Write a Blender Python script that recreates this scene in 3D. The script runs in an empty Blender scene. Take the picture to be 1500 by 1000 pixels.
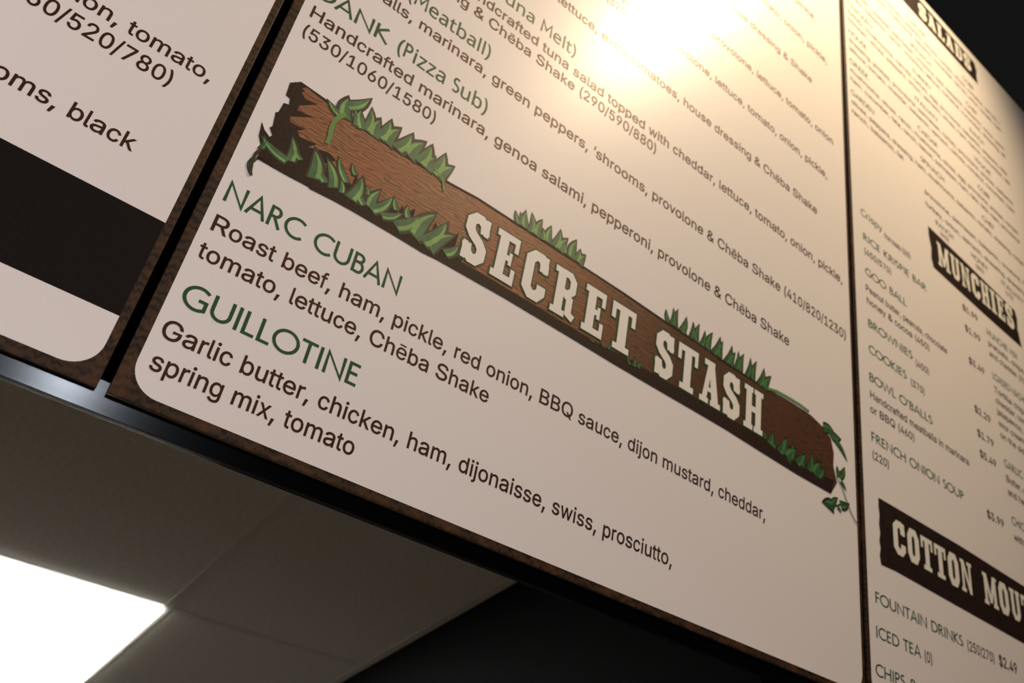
import bpy, math, random
from mathutils import Vector, Matrix
from mathutils.geometry import tessellate_polygon, delaunay_2d_cdt

random.seed(7)
SC = bpy.context.scene
COL = SC.collection
U = 0.8                 # metres per layout unit of the boards
CAM_Z = 1.55            # eye height of the photographer
TILT = math.radians(15.3)   # the boards lean out at the top
RX = Matrix.Rotation(TILT, 4, 'X')

# ------------------------------------------------------------------ camera
cam_d = bpy.data.cameras.new('camera')
cam = bpy.data.objects.new('camera', cam_d)
COL.objects.link(cam)
right = Vector((0.7766, -0.6056, 0.1738))
up = Vector((-0.4335, -0.3134, 0.8449))
fwd = Vector((0.4572, 0.7315, 0.5059))
m = Matrix((right, up, -fwd)).transposed().normalized().to_4x4()
cam.matrix_world = Matrix.Translation((0, 0, CAM_Z)) @ RX @ m
cam_d.sensor_width = 36
cam_d.lens = 1231.26 / 1500 * 36
cam_d.clip_start = 0.02
cam_d.dof.use_dof = True
cam_d.dof.focus_distance = 0.90
cam_d.dof.aperture_fstop = 6.0
SC.camera = cam

# ------------------------------------------------------------------ view, world, lights
SC.view_settings.view_transform = 'Standard'
SC.view_settings.look = 'None'
SC.view_settings.gamma = 1
SC.view_settings.use_curve_mapping = False
SC.view_settings.exposure = 0.0
w = bpy.data.worlds.new('dim_room')
SC.world = w
w.use_nodes = True
w.node_tree.nodes['Background'].inputs[0].default_value = (0.0068, 0.0068, 0.0066, 1)
w.node_tree.nodes['Background'].inputs[1].default_value = 1.0


def lamp(name, kind, loc, energy, color, target=None, **kw):
    d = bpy.data.lights.new(name, kind)
    d.energy = energy
    d.color = color
    for k, v in kw.items():
        setattr(d, k, v)
    o = bpy.data.objects.new(name, d)
    o.location = loc
    if target is not None:
        o.rotation_euler = (Vector(target) - Vector(loc)).to_track_quat('-Z', 'Y').to_euler()
    COL.objects.link(o)
    return o


def B(u, v, off=0.0):
    """layout point (u right, v down from eye level) on the boards' plane, off metres in front of it -> world"""
    return RX @ Vector((u * U, U - off, -v * U)) + Vector((0, 0, CAM_Z))


# warm track spotlight in front of the top of the boards
lamp('warm_spotlight', 'SPOT', (1.58, -1.02, CAM_Z + 3.01), 320, (1.0, 0.74, 0.44), B(1.25, -2.1),
     shadow_soft_size=0.06, spot_size=math.radians(108), spot_blend=1.0)
# neutral light of the customers' side
lamp('dining_area_light', 'AREA', (-1.5, -1.25, CAM_Z - 0.15), 43, (1.0, 0.905, 0.92), B(0.6, -1.0), shape='RECTANGLE', size=1.2, size_y=0.6)
# small ceiling lamp whose glint runs along the metal rail
lamp('counter_lamp', 'AREA', (0.20, -1.9, CAM_Z + 0.66), 1.6, (0.90, 0.95, 1.0), B(0.06, -0.35), shape='DISK', size=0.12)


# ------------------------------------------------------------------ materials
PR = 0.56   # roughness of the printed laminate, under a thin satin coat


def mat(name, col, rough=0.5, metal=0.0, spec=0.5, coat=None, tint=None, build=None):
    if rough == PR:
        spec = 0.38
    if coat is None:
        coat = 0.38 if rough == PR else 0.0
    mt = bpy.data.materials.new(name)
    mt.use_nodes = True
    nt = mt.node_tree
    b = nt.nodes['Principled BSDF']
    b.inputs['Base Color'].default_value = (*col, 1)
    b.inputs['Roughness'].default_value = rough
    b.inputs['Metallic'].default_value = metal
    b.inputs['Specular IOR Level'].default_value = spec
    if coat:
        b.inputs['Coat Weight'].default_value = coat
        b.inputs['Coat Roughness'].default_value = 0.27
    if tint:
        b.inputs['Specular Tint'].default_value = (*tint, 1)
    if build:
        build(nt, b)
    return mt


def speckle(scale, amount, bump=0.0, stretch=(1, 1, 1)):
    """fine noise over the base colour and, if asked, as relief"""
    def f(nt, b):
        c = b.inputs['Base Color'].default_value[:]
        tc = nt.nodes.new('ShaderNodeTexCoord')
        mp = nt.nodes.new('ShaderNodeMapping')
        mp.inputs['Scale'].default_value = stretch
        n = nt.nodes.new('ShaderNodeTexNoise')
        n.inputs['Scale'].default_value = scale
        n.inputs['Detail'].default_value = 4
        r = nt.nodes.new('ShaderNodeValToRGB')
        r.color_ramp.elements[0].position = 0.3
        r.color_ramp.elements[1].position = 0.7
        r.color_ramp.elements[0].color = (*[x * (1 - amount) for x in c[:3]], 1)
        r.color_ramp.elements[1].color = (*[min(1, x * (1 + amount)) for x in c[:3]], 1)
        nt.links.new(tc.outputs['Object'], mp.inputs['Vector'])
        nt.links.new(mp.outputs['Vector'], n.inputs['Vector'])
        nt.links.new(n.outputs['Fac'], r.inputs['Fac'])
        nt.links.new(r.outputs['Color'], b.inputs['Base Color'])
        if bump:
            bp = nt.nodes.new('ShaderNodeBump')
            bp.inputs['Strength'].default_value = bump
            bp.inputs['Distance'].default_value = 0.001
            nt.links.new(n.outputs['Fac'], bp.inputs['Height'])
            nt.links.new(bp.outputs['Normal'], b.inputs['Normal'])
    return f


def wood(c0, c1, c2, scale, dist, stretch=(1, 1, 1), noise=14, fade=None):
    def f(nt, b):
        tc = nt.nodes.new('ShaderNodeTexCoord')
        mp = nt.nodes.new('ShaderNodeMapping')
        mp.inputs['Scale'].default_value = stretch
        wv = nt.nodes.new('ShaderNodeTexWave')
        wv.wave_type = 'BANDS'
        wv.bands_direction = 'Z'
        wv.inputs['Scale'].default_value = scale
        wv.inputs['Distortion'].default_value = dist
        wv.inputs['Detail'].default_value = 3
        wv.inputs['Detail Scale'].default_value = 1.2
        n = nt.nodes.new('ShaderNodeTexNoise')
        n.inputs['Scale'].default_value = noise
        n.inputs['Detail'].default_value = 3
        r = nt.nodes.new('ShaderNodeValToRGB')
        e = r.color_ramp.elements
        e[0].color = (*c0, 1)
        e[0].position = 0.0
        e[1].color = (*c1, 1)
        e[1].position = 0.75
        mx = nt.nodes.new('ShaderNodeMixRGB')
        mx.inputs['Color2'].default_value = (*c2, 1)
        nr = nt.nodes.new('ShaderNodeMapRange')
        nr.inputs['From Min'].default_value = 0.45
        nr.inputs['From Max'].default_value = 0.75
        nr.inputs['To Max'].default_value = 0.6
        L = nt.links.new
        L(tc.outputs['Object'], mp.inputs['Vector'])
        L(mp.outputs['Vector'], wv.inputs['Vector'])
        L(tc.outputs['Object'], n.inputs['Vector'])
        L(wv.outputs['Fac'], r.inputs['Fac'])
        L(n.outputs['Fac'], nr.inputs['Value'])
        L(nr.outputs['Result'], mx.inputs['Fac'])
        L(r.outputs['Color'], mx.inputs['Color1'])
        out = mx.outputs['Color']
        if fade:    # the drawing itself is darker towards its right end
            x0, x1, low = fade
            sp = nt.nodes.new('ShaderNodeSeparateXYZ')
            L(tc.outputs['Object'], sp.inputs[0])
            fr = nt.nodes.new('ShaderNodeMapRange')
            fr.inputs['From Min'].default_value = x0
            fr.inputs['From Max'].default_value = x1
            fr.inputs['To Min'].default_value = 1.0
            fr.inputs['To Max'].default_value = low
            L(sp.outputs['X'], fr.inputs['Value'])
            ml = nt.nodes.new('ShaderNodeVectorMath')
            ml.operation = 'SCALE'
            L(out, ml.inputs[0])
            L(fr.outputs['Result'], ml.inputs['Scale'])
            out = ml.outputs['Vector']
        L(out, b.inputs['Base Color'])
    return f


M = dict(
    white=mat('white_laminate', (0.73, 0.70, 0.69), PR, build=speckle(700, 0.03, 0.05)),
    text=mat('brown_black_ink', (0.018, 0.004, 0.004), 0.60, spec=0.55, coat=0.22, tint=(1.0, 0.40, 0.16)),  # glare wash over the lettering put into the ink as an orange specular tint
    head=mat('green_ink', (0.006, 0.062, 0.028), 0.60, spec=0.40, coat=0.22, tint=(0.80, 0.80, 0.30)),  # same glare wash on headings, put in as an olive specular tint
    band=mat('dark_brown_ink', (0.008, 0.005, 0.005), 0.5, spec=0.12, build=speckle(300, 0.25)),
    border=mat('printed_wood_grain', (0.06, 0.03, 0.015), 0.5, spec=0.25, build=wood((0.010, 0.006, 0.004), (0.038, 0.021, 0.012), (0.105, 0.044, 0.019), 30, 8, stretch=(4, 4, 1), noise=45)),
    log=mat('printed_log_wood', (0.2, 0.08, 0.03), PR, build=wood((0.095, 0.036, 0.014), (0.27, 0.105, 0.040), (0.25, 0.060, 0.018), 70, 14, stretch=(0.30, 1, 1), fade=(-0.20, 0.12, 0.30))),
    logdark=mat('printed_log_shade', (0.018, 0.008, 0.006), 0.6, spec=0.2, coat=0.1, build=speckle(400, 0.5)),
    loglight=mat('printed_log_streak', (0.20, 0.085, 0.042), PR, build=speckle(300, 0.2)),
    cream=mat('letter_white', (0.74, 0.72, 0.67), PR),
    leafdark=mat('grass_outline_ink', (0.020, 0.014, 0.006), PR),
    leaf=mat('grass_green_ink', (0.045, 0.125, 0.050), PR, build=speckle(60, 0.35)),
    leaflight=mat('light_grass_ink', (0.17, 0.33, 0.095), PR, build=speckle(60, 0.25)),
    leafdeep=mat('deep_green_ink', (0.018, 0.085, 0.028), PR, build=speckle(60, 0.35)),
    leafdeeplight=mat('mid_green_ink', (0.050, 0.170, 0.045), PR, build=speckle(60, 0.25)),
    vine=mat('vine_ink', (0.10, 0.22, 0.05), PR),
    glow=mat('letter_edge_green', (0.012, 0.045, 0.010), PR),
    darkwood=mat('printed_dark_wood', (0.016, 0.007, 0.006), 0.6, spec=0.2, coat=0.12, build=speckle(200, 0.4, stretch=(0.2, 1, 1))),
    rail=mat('brushed_metal', (0.09, 0.093, 0.10), 0.17, 1.0, build=speckle(40, 0.06, stretch=(0.05, 1, 6))),
    edging=mat('clear_glossy_edging', (0.30, 0.27, 0.22), 0.14, 1.0),
    black=mat('black_paint', (0.003, 0.003, 0.0032), 0.8, spec=0.07, build=speckle(30, 0.2)),
    tile=mat('grey_ceiling_tile', (0.50, 0.475, 0.41), 0.9, spec=0.2, build=speckle(90, 0.10, 0.2)),
    tbar=mat('ceiling_bar_paint', (0.44, 0.42, 0.36), 0.5, build=speckle(60, 0.05)),
    kitchen=mat('kitchen_wall_paint', (0.25, 0.24, 0.22), 0.7, build=speckle(20, 0.08)),
    floor=mat('floor_tile_brown', (0.16, 0.13, 0.11), 0.5, build=speckle(8, 0.2)),
    fixture=mat('white_fixture_enamel', (0.7, 0.7, 0.68), 0.4),
)
em = bpy.data.materials.new('lit_diffuser')
em.use_nodes = True
nt = em.node_tree
nt.nodes.clear()
e = nt.nodes.new('ShaderNodeEmission')
e.inputs['Color'].default_value = (1.0, 0.985, 0.93, 1)
e.inputs['Strength'].default_value = 29.0
nt.links.new(e.outputs[0], nt.nodes.new('ShaderNodeOutputMaterial').inputs[0])
M['glow_panel'] = em


# ------------------------------------------------------------------ mesh helpers
def mesh_obj(name, verts, faces, material, parent=None):
    me = bpy.data.meshes.new(name)
    me.from_pydata([tuple(v) for v in verts], [], faces)
    me.materials.append(material)
    me.update()
    o = bpy.data.objects.new(name, me)
    COL.objects.link(o)
    if parent is not None:
        o.parent = parent
    return o


def box_data(x0, y0, z0, x1, y1, z1):
    v = [(x, y, z) for x in (x0, x1) for y in (y0, y1) for z in (z0, z1)]
    f = [(0, 1, 3, 2), (4, 6, 7, 5), (0, 4, 5, 1), (2, 3, 7, 6), (0, 2, 6, 4), (1, 5, 7, 3)]
    return v, f


def box(name, a, b, material, parent=None, bevel=0.0):
    v, f = box_data(*a, *b)
    o = mesh_obj(name, v, f, material, parent)
    if bevel:
        bv = o.modifiers.new('bevel', 'BEVEL')
        bv.width = bevel
        bv.segments = 3
    return o


def multi_box(name, boxes, material, parent=None):
    V, F = [], []
    for a, b in boxes:
        v, f = box_data(*a, *b)
        n = len(V)
        V += v
        F += [tuple(i + n for i in q) for q in f]
    return mesh_obj(name, V, F, material, parent)


def tag(o, label=None, cat=None, group=None, kind=None):
    for k, v in (('label', label), ('category', cat), ('group', group), ('kind', kind)):
        if v:
            o[k] = v
    return o


# board-local frame: x = u*U, y = -offset towards the customers, z = -v*U ; origin at the camera-height line of the plane
def board_empty(name, u, v):
    o = bpy.data.objects.new(name, None)
    o.empty_display_size = 0.1
    o.matrix_world = Matrix.Translation((0, 0, CAM_Z)) @ RX @ Matrix.Translation((u * U, U, -v * U))
    COL.objects.link(o)
    o['_u'] = u
    o['_v'] = v
    return o


class Flat:
    """flat printed shapes gathered into one mesh; coordinates are layout units"""
    def __init__(self):
        self.v, self.f = [], []

    def poly(self, loops, z=0.0):
        pts = [Vector((p[0], p[1], 0)) for l in loops for p in l]
        tri = tessellate_polygon([[Vector((p[0], p[1], 0)) for p in l] for l in loops])
        n = len(self.v)
        self.v += [(p.x, p.y, z) for p in pts]
        for t in tri:
            a, b, c = (pts[i] for i in t)
            ar = (b.x - a.x) * (c.y - a.y) - (c.x - a.x) * (b.y - a.y)
            # v runs down, so a clockwise turn here faces the customers
            self.f.append(tuple(n + i for i in (t if ar < 0 else (t[0], t[2], t[1]))))

    def add(self, verts, tris, z=0.0):
        n = len(self.v)
        self.v += [(x, y, z) for x, y in verts]
        self.f += [tuple(n + i for i in t) for t in tris]

    def strokes(self, path, t):
        V, T = fill([q if area(q) > 0 else q[::-1] for q in stroke_quads(path, t)])
        self.add(V, [(a, c, b) for a, b, c in T])

    def build(self, name, off, material, parent, root):
        """off = metres in front of the board face"""
        u0, v0 = root['_u'], root['_v']
        vs = [((x - u0) * U, -(off + z) * 0.65, -(y - v0) * U) for x, y, z in self.v]
        return mesh_obj(name, vs, self.f, material, parent)


# ------------------------------------------------------------------ lettering
GL = {'hel': {'a': [556, '179,-7 135,7 97,29 68,60 50,100 43,146 48,187 62,219 83,243 111,262 179,286 255,299 334,308 379,319 390,330 394,346 394,349 390,378 381,403 365,423 343,437 314,446 279,449 244,446 213,438 188,425 168,408 143,372 59,395 81,437 112,470 149,494 190,510 233,519 277,522 341,515 376,505 408,489 437,466 460,435 476,394 481,341 481,0 395,0 395,70 389,70 360,33 337,16 308,1 271,-8 228,-12', '288,66 326,80 355,100 376,127 389,156 394,187 394,258 371,247 330,239 286,232 251,228 192,215 167,204 148,189 135,169 131,142 135,118 146,98 163,82 185,71 213,64 243,62'],
 'b': [556, '259,-7 226,5 200,23 180,42 155,80 147,80 147,0 69,0 69,691 149,691 149,433 155,433 180,469 199,489 225,506 258,518 300,522 359,514 410,490 452,450 484,397 505,332 511,256 505,180 485,115 453,61 410,22 359,-3 301,-11', '331,70 366,89 394,119 414,158 426,205 430,257 426,309 414,355 394,393 367,423 331,442 289,448 246,442 211,424 184,395 164,357 152,311 148,257 152,203 164,156 184,117 212,88 247,70 289,64'],
 'c': [500, '201,-3 148,22 104,62 71,115 50,180 43,254 50,330 71,395 104,449 148,489 201,514 262,522 296,519 329,512 358,500 385,483 409,462 429,437 445,408 457,376 383,356 367,393 341,422 306,441 262,448 219,441 183,421 156,390 137,351 125,305 122,254 125,205 137,159 156,120 183,89 219,70 262,63 307,70 342,90 368,120 384,159 459,139 447,106 431,76 411,51 387,29 360,12 329,-1 297,-9 262,-11'],
 'd': [556, '197,-3 146,22 104,61 72,115 51,180 45,256 51,332 72,397 104,450 146,490 198,514 256,522 298,518 331,506 357,489 376,469 401,433 407,433 407,691 487,691 487,0 410,0 410,80 402,80 376,42 356,23 331,5 298,-7 256,-11', '310,70 345,88 372,117 392,156 404,203 408,257 404,311 393,357 373,395 345,424 310,442 268,448 225,442 189,423 162,393 142,355 130,309 126,257 130,205 142,158 162,119 190,89 225,70 268,64'],
 'e': [556, '221,-3 161,22 113,62 77,115 54,180 47,254 54,328 76,393 111,447 158,488 216,513 282,522 325,518 366,508 405,490 439,463 469,427 492,383 506,328 511,263 511,230 103,230 103,300 465,300 426,274 422,322 410,365 390,400 361,426 326,443 282,448 238,443 201,426 172,399 150,366 137,328 132,286 132,241 137,188 152,144 176,109 208,83 247,68 292,63 349,72 373,83 393,99 409,119 421,143 502,123 486,86 461,53 429,26 389,6 343,-7 292,-11'],
 'f': [278, '250,444 7,444 7,515 250,515', '88,586 92,626 105,660 124,686 148,704 176,716 205,719 244,715 266,707 249,636 236,641 213,643 187,639 169,624 159,601 155,568 155,0 88,0'],
 'g': [556, '219,-201 175,-190 138,-172 108,-150 84,-123 66,-94 133,-55 159,-89 178,-106 202,-120 232,-129 271,-132 325,-125 369,-102 386,-85 398,-63 405,-38 407,-8 407,93 401,93 375,56 356,37 330,21 297,10 255,6 198,14 147,36 105,73 72,122 52,185 45,260 51,334 72,398 104,450 147,490 198,514 256,522 298,518 332,506 357,489 377,470 402,433 410,433 410,515 487,515 487,-12 480,-73 458,-122 424,-159 380,-184 328,-199 271,-204', '310,86 345,102 372,128 392,164 405,209 409,261 405,313 393,358 373,396 345,424 310,442 268,448 225,442 190,423 162,394 142,356 130,312 126,261 130,211 142,166 162,130 190,103 226,86 268,80'],
 'h': [556, '154,0 71,0 71,691 154,691 154,390 139,390 168,451 186,474 206,492 254,514 308,522 357,517 400,500 435,473 462,436 479,387 484,326 484,0 401,0 401,319 394,373 384,395 370,413 353,428 333,438 285,447 250,443 218,431 192,411 171,384 158,349 154,308'],
 'i': [222, '70,515 151,515 151,0 70,0', '90,605 72,617 59,635 55,656 59,677 72,695 90,707 111,711 133,707 152,695 164,677 168,656 164,635 152,617 133,605 111,601'],
 'j': [222, '151,515 151,-41 148,-85 135,-123 115,-153 86,-175 50,-189 5,-194 -13,-194 -13,-118 3,-118 33,-113 54,-98 66,-73 70,-39 70,515', '89,605 71,617 59,635 55,656 59,677 71,695 89,707 111,711 133,707 151,695 164,677 168,656 164,635 151,617 133,605 111,601'],
 'k': [500, '144,287 158,287 374,515 473,515 242,271 233,271 144,185', '69,691 149,691 149,0 69,0', '194,252 251,311 489,0 386,0'],
 'l': [222, '118,4 101,14 87,27 68,64 62,115 62,691 133,691 133,134 135,104 141,85 152,74 172,70 188,71 199,74 212,4 190,-1 163,-3'],
 'm': [833, '72,515 153,515 153,401 147,401 161,439 181,470 206,494 235,511 267,521 299,524 351,516 373,505 392,490 422,450 438,400 427,400 440,436 461,466 488,491 520,509 557,520 597,524 640,519 679,505 713,480 739,446 755,401 761,346 761,0 677,0 677,344 669,393 659,411 646,425 611,443 572,449 539,445 511,434 489,417 472,394 461,367 458,336 458,0 375,0 375,353 367,392 346,422 313,442 272,449 243,445 215,435 191,417 172,393 159,361 155,323 155,0 72,0'],
 'n': [556, '154,0 71,0 71,515 152,515 152,390 139,390 168,451 186,474 206,492 254,514 309,522 358,517 400,500 435,473 462,436 479,387 485,326 485,0 402,0 402,319 394,373 384,395 370,413 353,428 333,438 285,447 250,443 218,431 192,411 171,384 159,349 154,308'],
 'o': [556, '213,-3 156,22 110,62 75,115 53,180 46,254 53,330 75,395 110,449 156,489 213,514 278,522 343,514 400,489 446,449 481,395 503,330 510,254 503,180 481,115 446,62 400,22 343,-3 278,-11', '324,70 362,89 391,120 411,159 423,205 428,254 423,304 411,350 391,390 362,421 324,441 278,448 232,441 194,421 166,390 145,351 133,305 129,254 133,205 145,159 166,120 194,89 232,70 278,63'],
 'p': [556, '69,515 147,515 147,433 155,433 180,469 199,489 225,506 258,518 300,522 359,514 410,490 452,450 484,397 505,332 511,256 505,180 485,115 453,61 410,22 359,-3 301,-11 259,-7 226,5 200,23 181,42 155,80 149,80 149,-194 69,-194', '331,70 366,89 394,119 414,158 426,205 430,257 426,309 414,355 394,393 367,423 331,442 289,448 246,442 211,424 184,395 164,357 152,311 148,257 152,203 164,156 184,117 212,88 247,70 289,64'],
 'q': [556, '407,-194 407,80 401,80 376,42 356,23 331,5 298,-7 256,-11 197,-3 146,22 104,61 72,115 51,180 45,256 51,332 72,397 104,450 146,490 198,514 256,522 298,518 331,506 357,489 376,469 402,433 410,433 410,515 487,515 487,-194', '310,70 345,88 372,117 392,156 404,203 408,257 404,311 393,357 373,395 345,424 310,442 268,448 225,442 189,423 162,393 142,355 130,309 126,257 130,205 142,158 162,119 190,89 225,70 268,64'],
 'r': [333, '68,515 143,515 143,436 148,436 167,471 196,499 232,516 274,522 295,522 313,521 313,438 295,440 266,442 233,438 204,427 180,409 162,385 150,356 146,322 146,0 68,0'],
 's': [500, '198,-7 154,5 115,24 85,51 62,86 49,128 129,145 144,108 170,82 205,67 248,62 297,67 335,85 359,110 367,140 362,164 348,184 324,200 290,210 204,231 143,252 99,283 73,322 64,372 70,414 89,450 119,480 158,503 204,517 256,522 306,518 348,506 382,486 409,461 430,429 444,394 367,376 354,404 332,429 301,446 257,452 214,446 179,430 156,406 149,376 154,351 170,330 197,315 235,303 314,284 376,263 420,233 445,193 454,145 447,102 428,64 397,33 356,9 306,-6 249,-11'],
 't': [278, '249,444 8,444 8,515 249,515', '154,640 154,133 157,103 166,83 183,72 208,68 226,69 247,73 260,2 235,-4 206,-6 152,3 131,14 112,29 98,48 88,71 79,126 79,640'],
 'u': [556, '198,-2 156,15 120,42 94,80 77,129 71,189 71,515 154,515 154,196 162,142 172,120 186,102 203,87 223,77 271,68 306,72 338,84 364,104 384,131 397,166 401,207 401,515 484,515 484,0 404,0 404,125 417,125 388,63 369,41 349,23 301,1 247,-7'],
 'v': [500, '22,515 108,515 212,210 240,118 264,28 236,28 261,118 288,210 392,515 477,515 291,0 209,0'],
 'w': [722, '29,515 111,515 170,290 196,185 223,56 210,56 236,183 263,290 321,515 403,515 460,290 486,184 512,56 498,56 526,184 552,290 611,515 693,515 547,0 469,0 406,233 388,305 370,381 352,458 370,458 352,381 334,305 316,233 253,0 175,0'],
 'x': [500, '226,296 226,232 38,515 132,515 195,415 237,344 274,280 232,280 267,344 308,415 372,515 464,515 275,229 275,291 472,0 379,0 305,116 264,185 228,247 270,247 236,185 196,116 121,0 28,0'],
 'y': [500, '79,-116 92,-119 133,-121 151,-114 167,-100 181,-79 193,-48 209,-2 22,515 108,515 212,210 240,118 264,28 236,28 260,118 288,210 392,515 477,515 262,-79 246,-116 227,-145 204,-168 179,-184 150,-194 118,-197 83,-194 61,-188'],
 'z': [500, '55,62 334,434 334,439 63,439 63,515 437,515 437,449 166,82 166,76 445,76 445,0 55,0'],
 'T': [611, '43,718 568,718 568,638 350,638 350,0 262,0 262,638 43,638'],
 'R': [722, '97,718 379,718 466,711 536,690 590,656 628,611 651,558 658,497 651,436 628,383 589,339 535,306 465,286 379,279 155,279 155,360 376,360 433,364 479,377 513,397 537,424 550,458 555,497 550,537 537,571 513,599 478,620 433,634 374,638 200,638 200,0 97,0', '370,323 487,323 688,0 568,0'],
 'B': [667, '88,718 352,718 423,712 481,692 525,663 557,624 576,578 582,528 578,486 565,452 546,425 521,404 492,388 460,376 460,370 496,363 531,346 563,321 588,287 605,244 611,192 605,141 585,94 552,55 504,25 440,6 360,0 88,0', '358,80 432,88 460,98 482,113 510,149 520,193 515,228 501,259 478,287 447,308 408,321 363,326 182,326 182,80', '348,403 387,407 421,418 450,436 473,461 487,491 491,525 483,569 457,605 438,619 413,629 351,638 182,638 182,403'],
 'Q': [778, '456,225 539,120 560,92 683,-67 585,-67 504,38 483,65 358,225', '343,-7 299,2 258,16 219,35 184,60 153,89 125,124 102,163 83,206 70,253 61,304 59,359 61,413 70,464 83,512 102,555 125,594 153,628 184,658 219,683 258,702 299,716 343,725 389,728 436,725 480,716 521,702 560,683 595,658 626,628 653,594 677,555 695,512 709,464 717,413 719,359 717,304 709,253 695,206 677,163 653,124 626,89 595,60 560,35 521,16 480,2 436,-7 389,-10', '453,83 510,107 558,148 596,203 620,274 628,359 620,444 596,515 558,570 510,611 453,635 389,643 326,635 269,611 220,570 183,514 159,443 151,359 159,274 183,204 220,148 269,107 326,83 389,75'],
 'C': [722, '333,-7 290,2 250,16 213,35 178,60 148,89 121,124 99,163 80,206 67,253 60,304 57,359 60,413 67,464 80,512 99,555 121,594 148,628 178,658 213,683 250,702 290,716 333,725 378,728 431,724 482,712 528,692 569,665 605,631 634,591 656,544 669,492 578,492 567,526 551,557 531,583 506,605 477,622 446,634 378,643 316,635 260,610 213,569 177,513 154,443 146,359 154,274 177,204 213,148 260,108 316,83 378,75 413,77 446,85 477,97 506,114 531,135 551,161 567,192 578,226 669,226 656,174 634,128 605,88 570,53 528,26 482,7 432,-6 378,-10'],
 'S': [667, '257,-6 190,13 136,44 95,85 69,135 57,193 156,193 165,155 184,124 213,100 249,83 290,73 334,69 383,73 427,85 464,104 492,130 510,161 516,197 511,228 496,253 472,272 442,289 366,314 274,338 191,368 157,387 129,408 106,433 90,460 81,491 78,526 86,583 112,632 153,672 206,703 268,721 339,728 410,721 472,702 524,672 563,633 589,586 599,533 504,533 498,559 488,581 472,601 451,617 399,640 336,647 290,643 250,632 217,614 192,590 177,562 172,530 178,497 196,471 222,450 253,435 317,414 395,394 465,372 536,335 566,310 589,279 605,241 610,196 602,140 577,90 537,47 483,15 415,-6 334,-13'],
 'G': [778, '353,-7 306,2 263,16 223,35 187,60 155,90 127,124 103,163 85,206 71,253 63,304 60,359 63,413 71,464 85,512 103,555 127,594 155,628 187,658 223,683 262,702 304,716 349,725 396,728 454,723 509,711 559,690 603,662 641,628 672,588 695,542 709,492 610,492 596,525 579,555 558,581 532,603 504,620 471,633 436,641 397,643 332,635 274,610 225,570 187,514 163,443 155,359 163,274 187,204 225,149 275,108 335,83 402,75 462,81 515,100 559,132 592,174 613,226 620,286 649,281 423,281 423,361 715,361 715,282 712,239 705,199 692,162 674,128 652,97 626,70 596,46 563,27 527,11 488,-1 402,-10'],
 'H': [722, '84,718 174,718 174,408 548,408 548,718 638,718 638,0 548,0 548,327 174,327 174,0 84,0'],
 'D': [722, '138,0 138,80 309,80 390,89 426,99 457,114 485,133 508,155 528,181 545,210 567,279 574,360 567,441 545,509 509,564 486,586 459,604 429,619 395,629 318,638 134,638 134,718 324,718 375,715 423,707 467,694 507,675 542,651 574,623 601,590 623,552 641,510 653,464 661,414 664,360 661,306 653,256 641,210 623,167 600,129 573,96 541,67 504,43 463,24 418,11 368,3 315,0', '179,0 86,0 86,718 179,718'],
 'F': [611, '90,718 550,718 550,638 186,638 186,393 516,393 516,312 186,312 186,0 90,0'],
 'P': [667, '90,718 353,718 433,710 499,688 549,652 585,606 606,552 613,491 606,430 585,375 549,328 499,293 433,270 353,262 164,262 164,342 349,342 403,347 446,361 478,384 500,414 513,450 517,491 513,531 500,567 478,596 445,619 403,633 348,638 187,638 187,0 90,0'],
 'M': [833, '80,718 201,718 368,264 381,224 397,173 413,118 426,69 407,69 421,117 438,171 454,223 467,264 632,718 753,718 753,0 669,0 669,411 669,461 670,520 671,583 672,645 680,645 660,578 639,512 620,454 604,411 453,0 379,0 226,411 211,453 192,510 171,575 148,645 158,645 159,587 160,525 161,464 162,411 162,0 80,0'],
 '0': [556, '245,-7 214,1 185,15 159,34 136,58 116,87 84,160 65,251 59,359 65,466 85,557 117,630 137,659 160,684 186,703 214,717 245,725 278,728 312,725 342,717 371,703 396,684 419,659 440,630 471,557 491,466 497,359 491,251 472,160 440,87 420,58 397,34 371,15 343,1 312,-7 278,-10', '321,78 356,104 385,146 405,203 418,274 422,359 418,444 405,515 385,572 356,614 321,640 278,649 236,640 200,614 172,572 151,515 138,444 134,359 138,274 151,203 172,146 200,104 236,78 278,70'],
 '1': [556, '94,77 480,77 480,0 94,0', '339,0 261,0 261,633 257,633 106,505 106,602 243,718 339,718'],
 '2': [556, '78,67 287,323 346,399 381,461 390,492 393,524 389,560 378,591 359,615 335,634 307,645 274,649 240,644 211,632 188,611 170,584 159,550 156,511 80,511 87,571 106,624 136,668 176,700 223,721 276,728 329,721 375,701 414,669 443,628 461,580 468,526 465,486 455,448 438,409 412,365 328,253 187,85 187,80 478,80 478,0 78,0'],
 '3': [556, '213,-4 163,14 120,42 86,81 63,129 54,186 134,186 141,152 155,123 176,100 203,84 234,74 268,70 305,74 337,86 365,105 386,131 399,164 404,204 400,242 388,277 367,307 337,330 297,344 247,349 192,349 192,422 353,633 353,638 85,638 85,718 457,718 457,650 259,393 259,408 324,407 378,389 422,357 455,314 476,262 482,204 475,145 455,93 422,50 379,18 327,-3 267,-10'],
 '4': [556, '49,224 303,718 381,718 133,234 133,229 507,229 507,149 49,149', '346,171 346,206 346,448 421,448 421,0 346,0'],
 '5': [556, '219,-3 172,16 132,46 102,85 81,132 73,184 150,184 156,153 169,126 188,103 213,85 241,74 272,70 307,75 339,91 365,115 385,147 398,186 402,229 398,273 385,312 364,345 337,370 304,386 267,391 236,388 206,379 178,365 157,347 83,357 118,718 450,718 450,638 185,638 164,425 167,425 190,444 218,459 249,468 282,471 323,466 361,453 394,431 423,403 447,367 465,326 476,280 480,230 473,165 453,107 421,58 379,21 328,-2 272,-10'],
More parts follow.
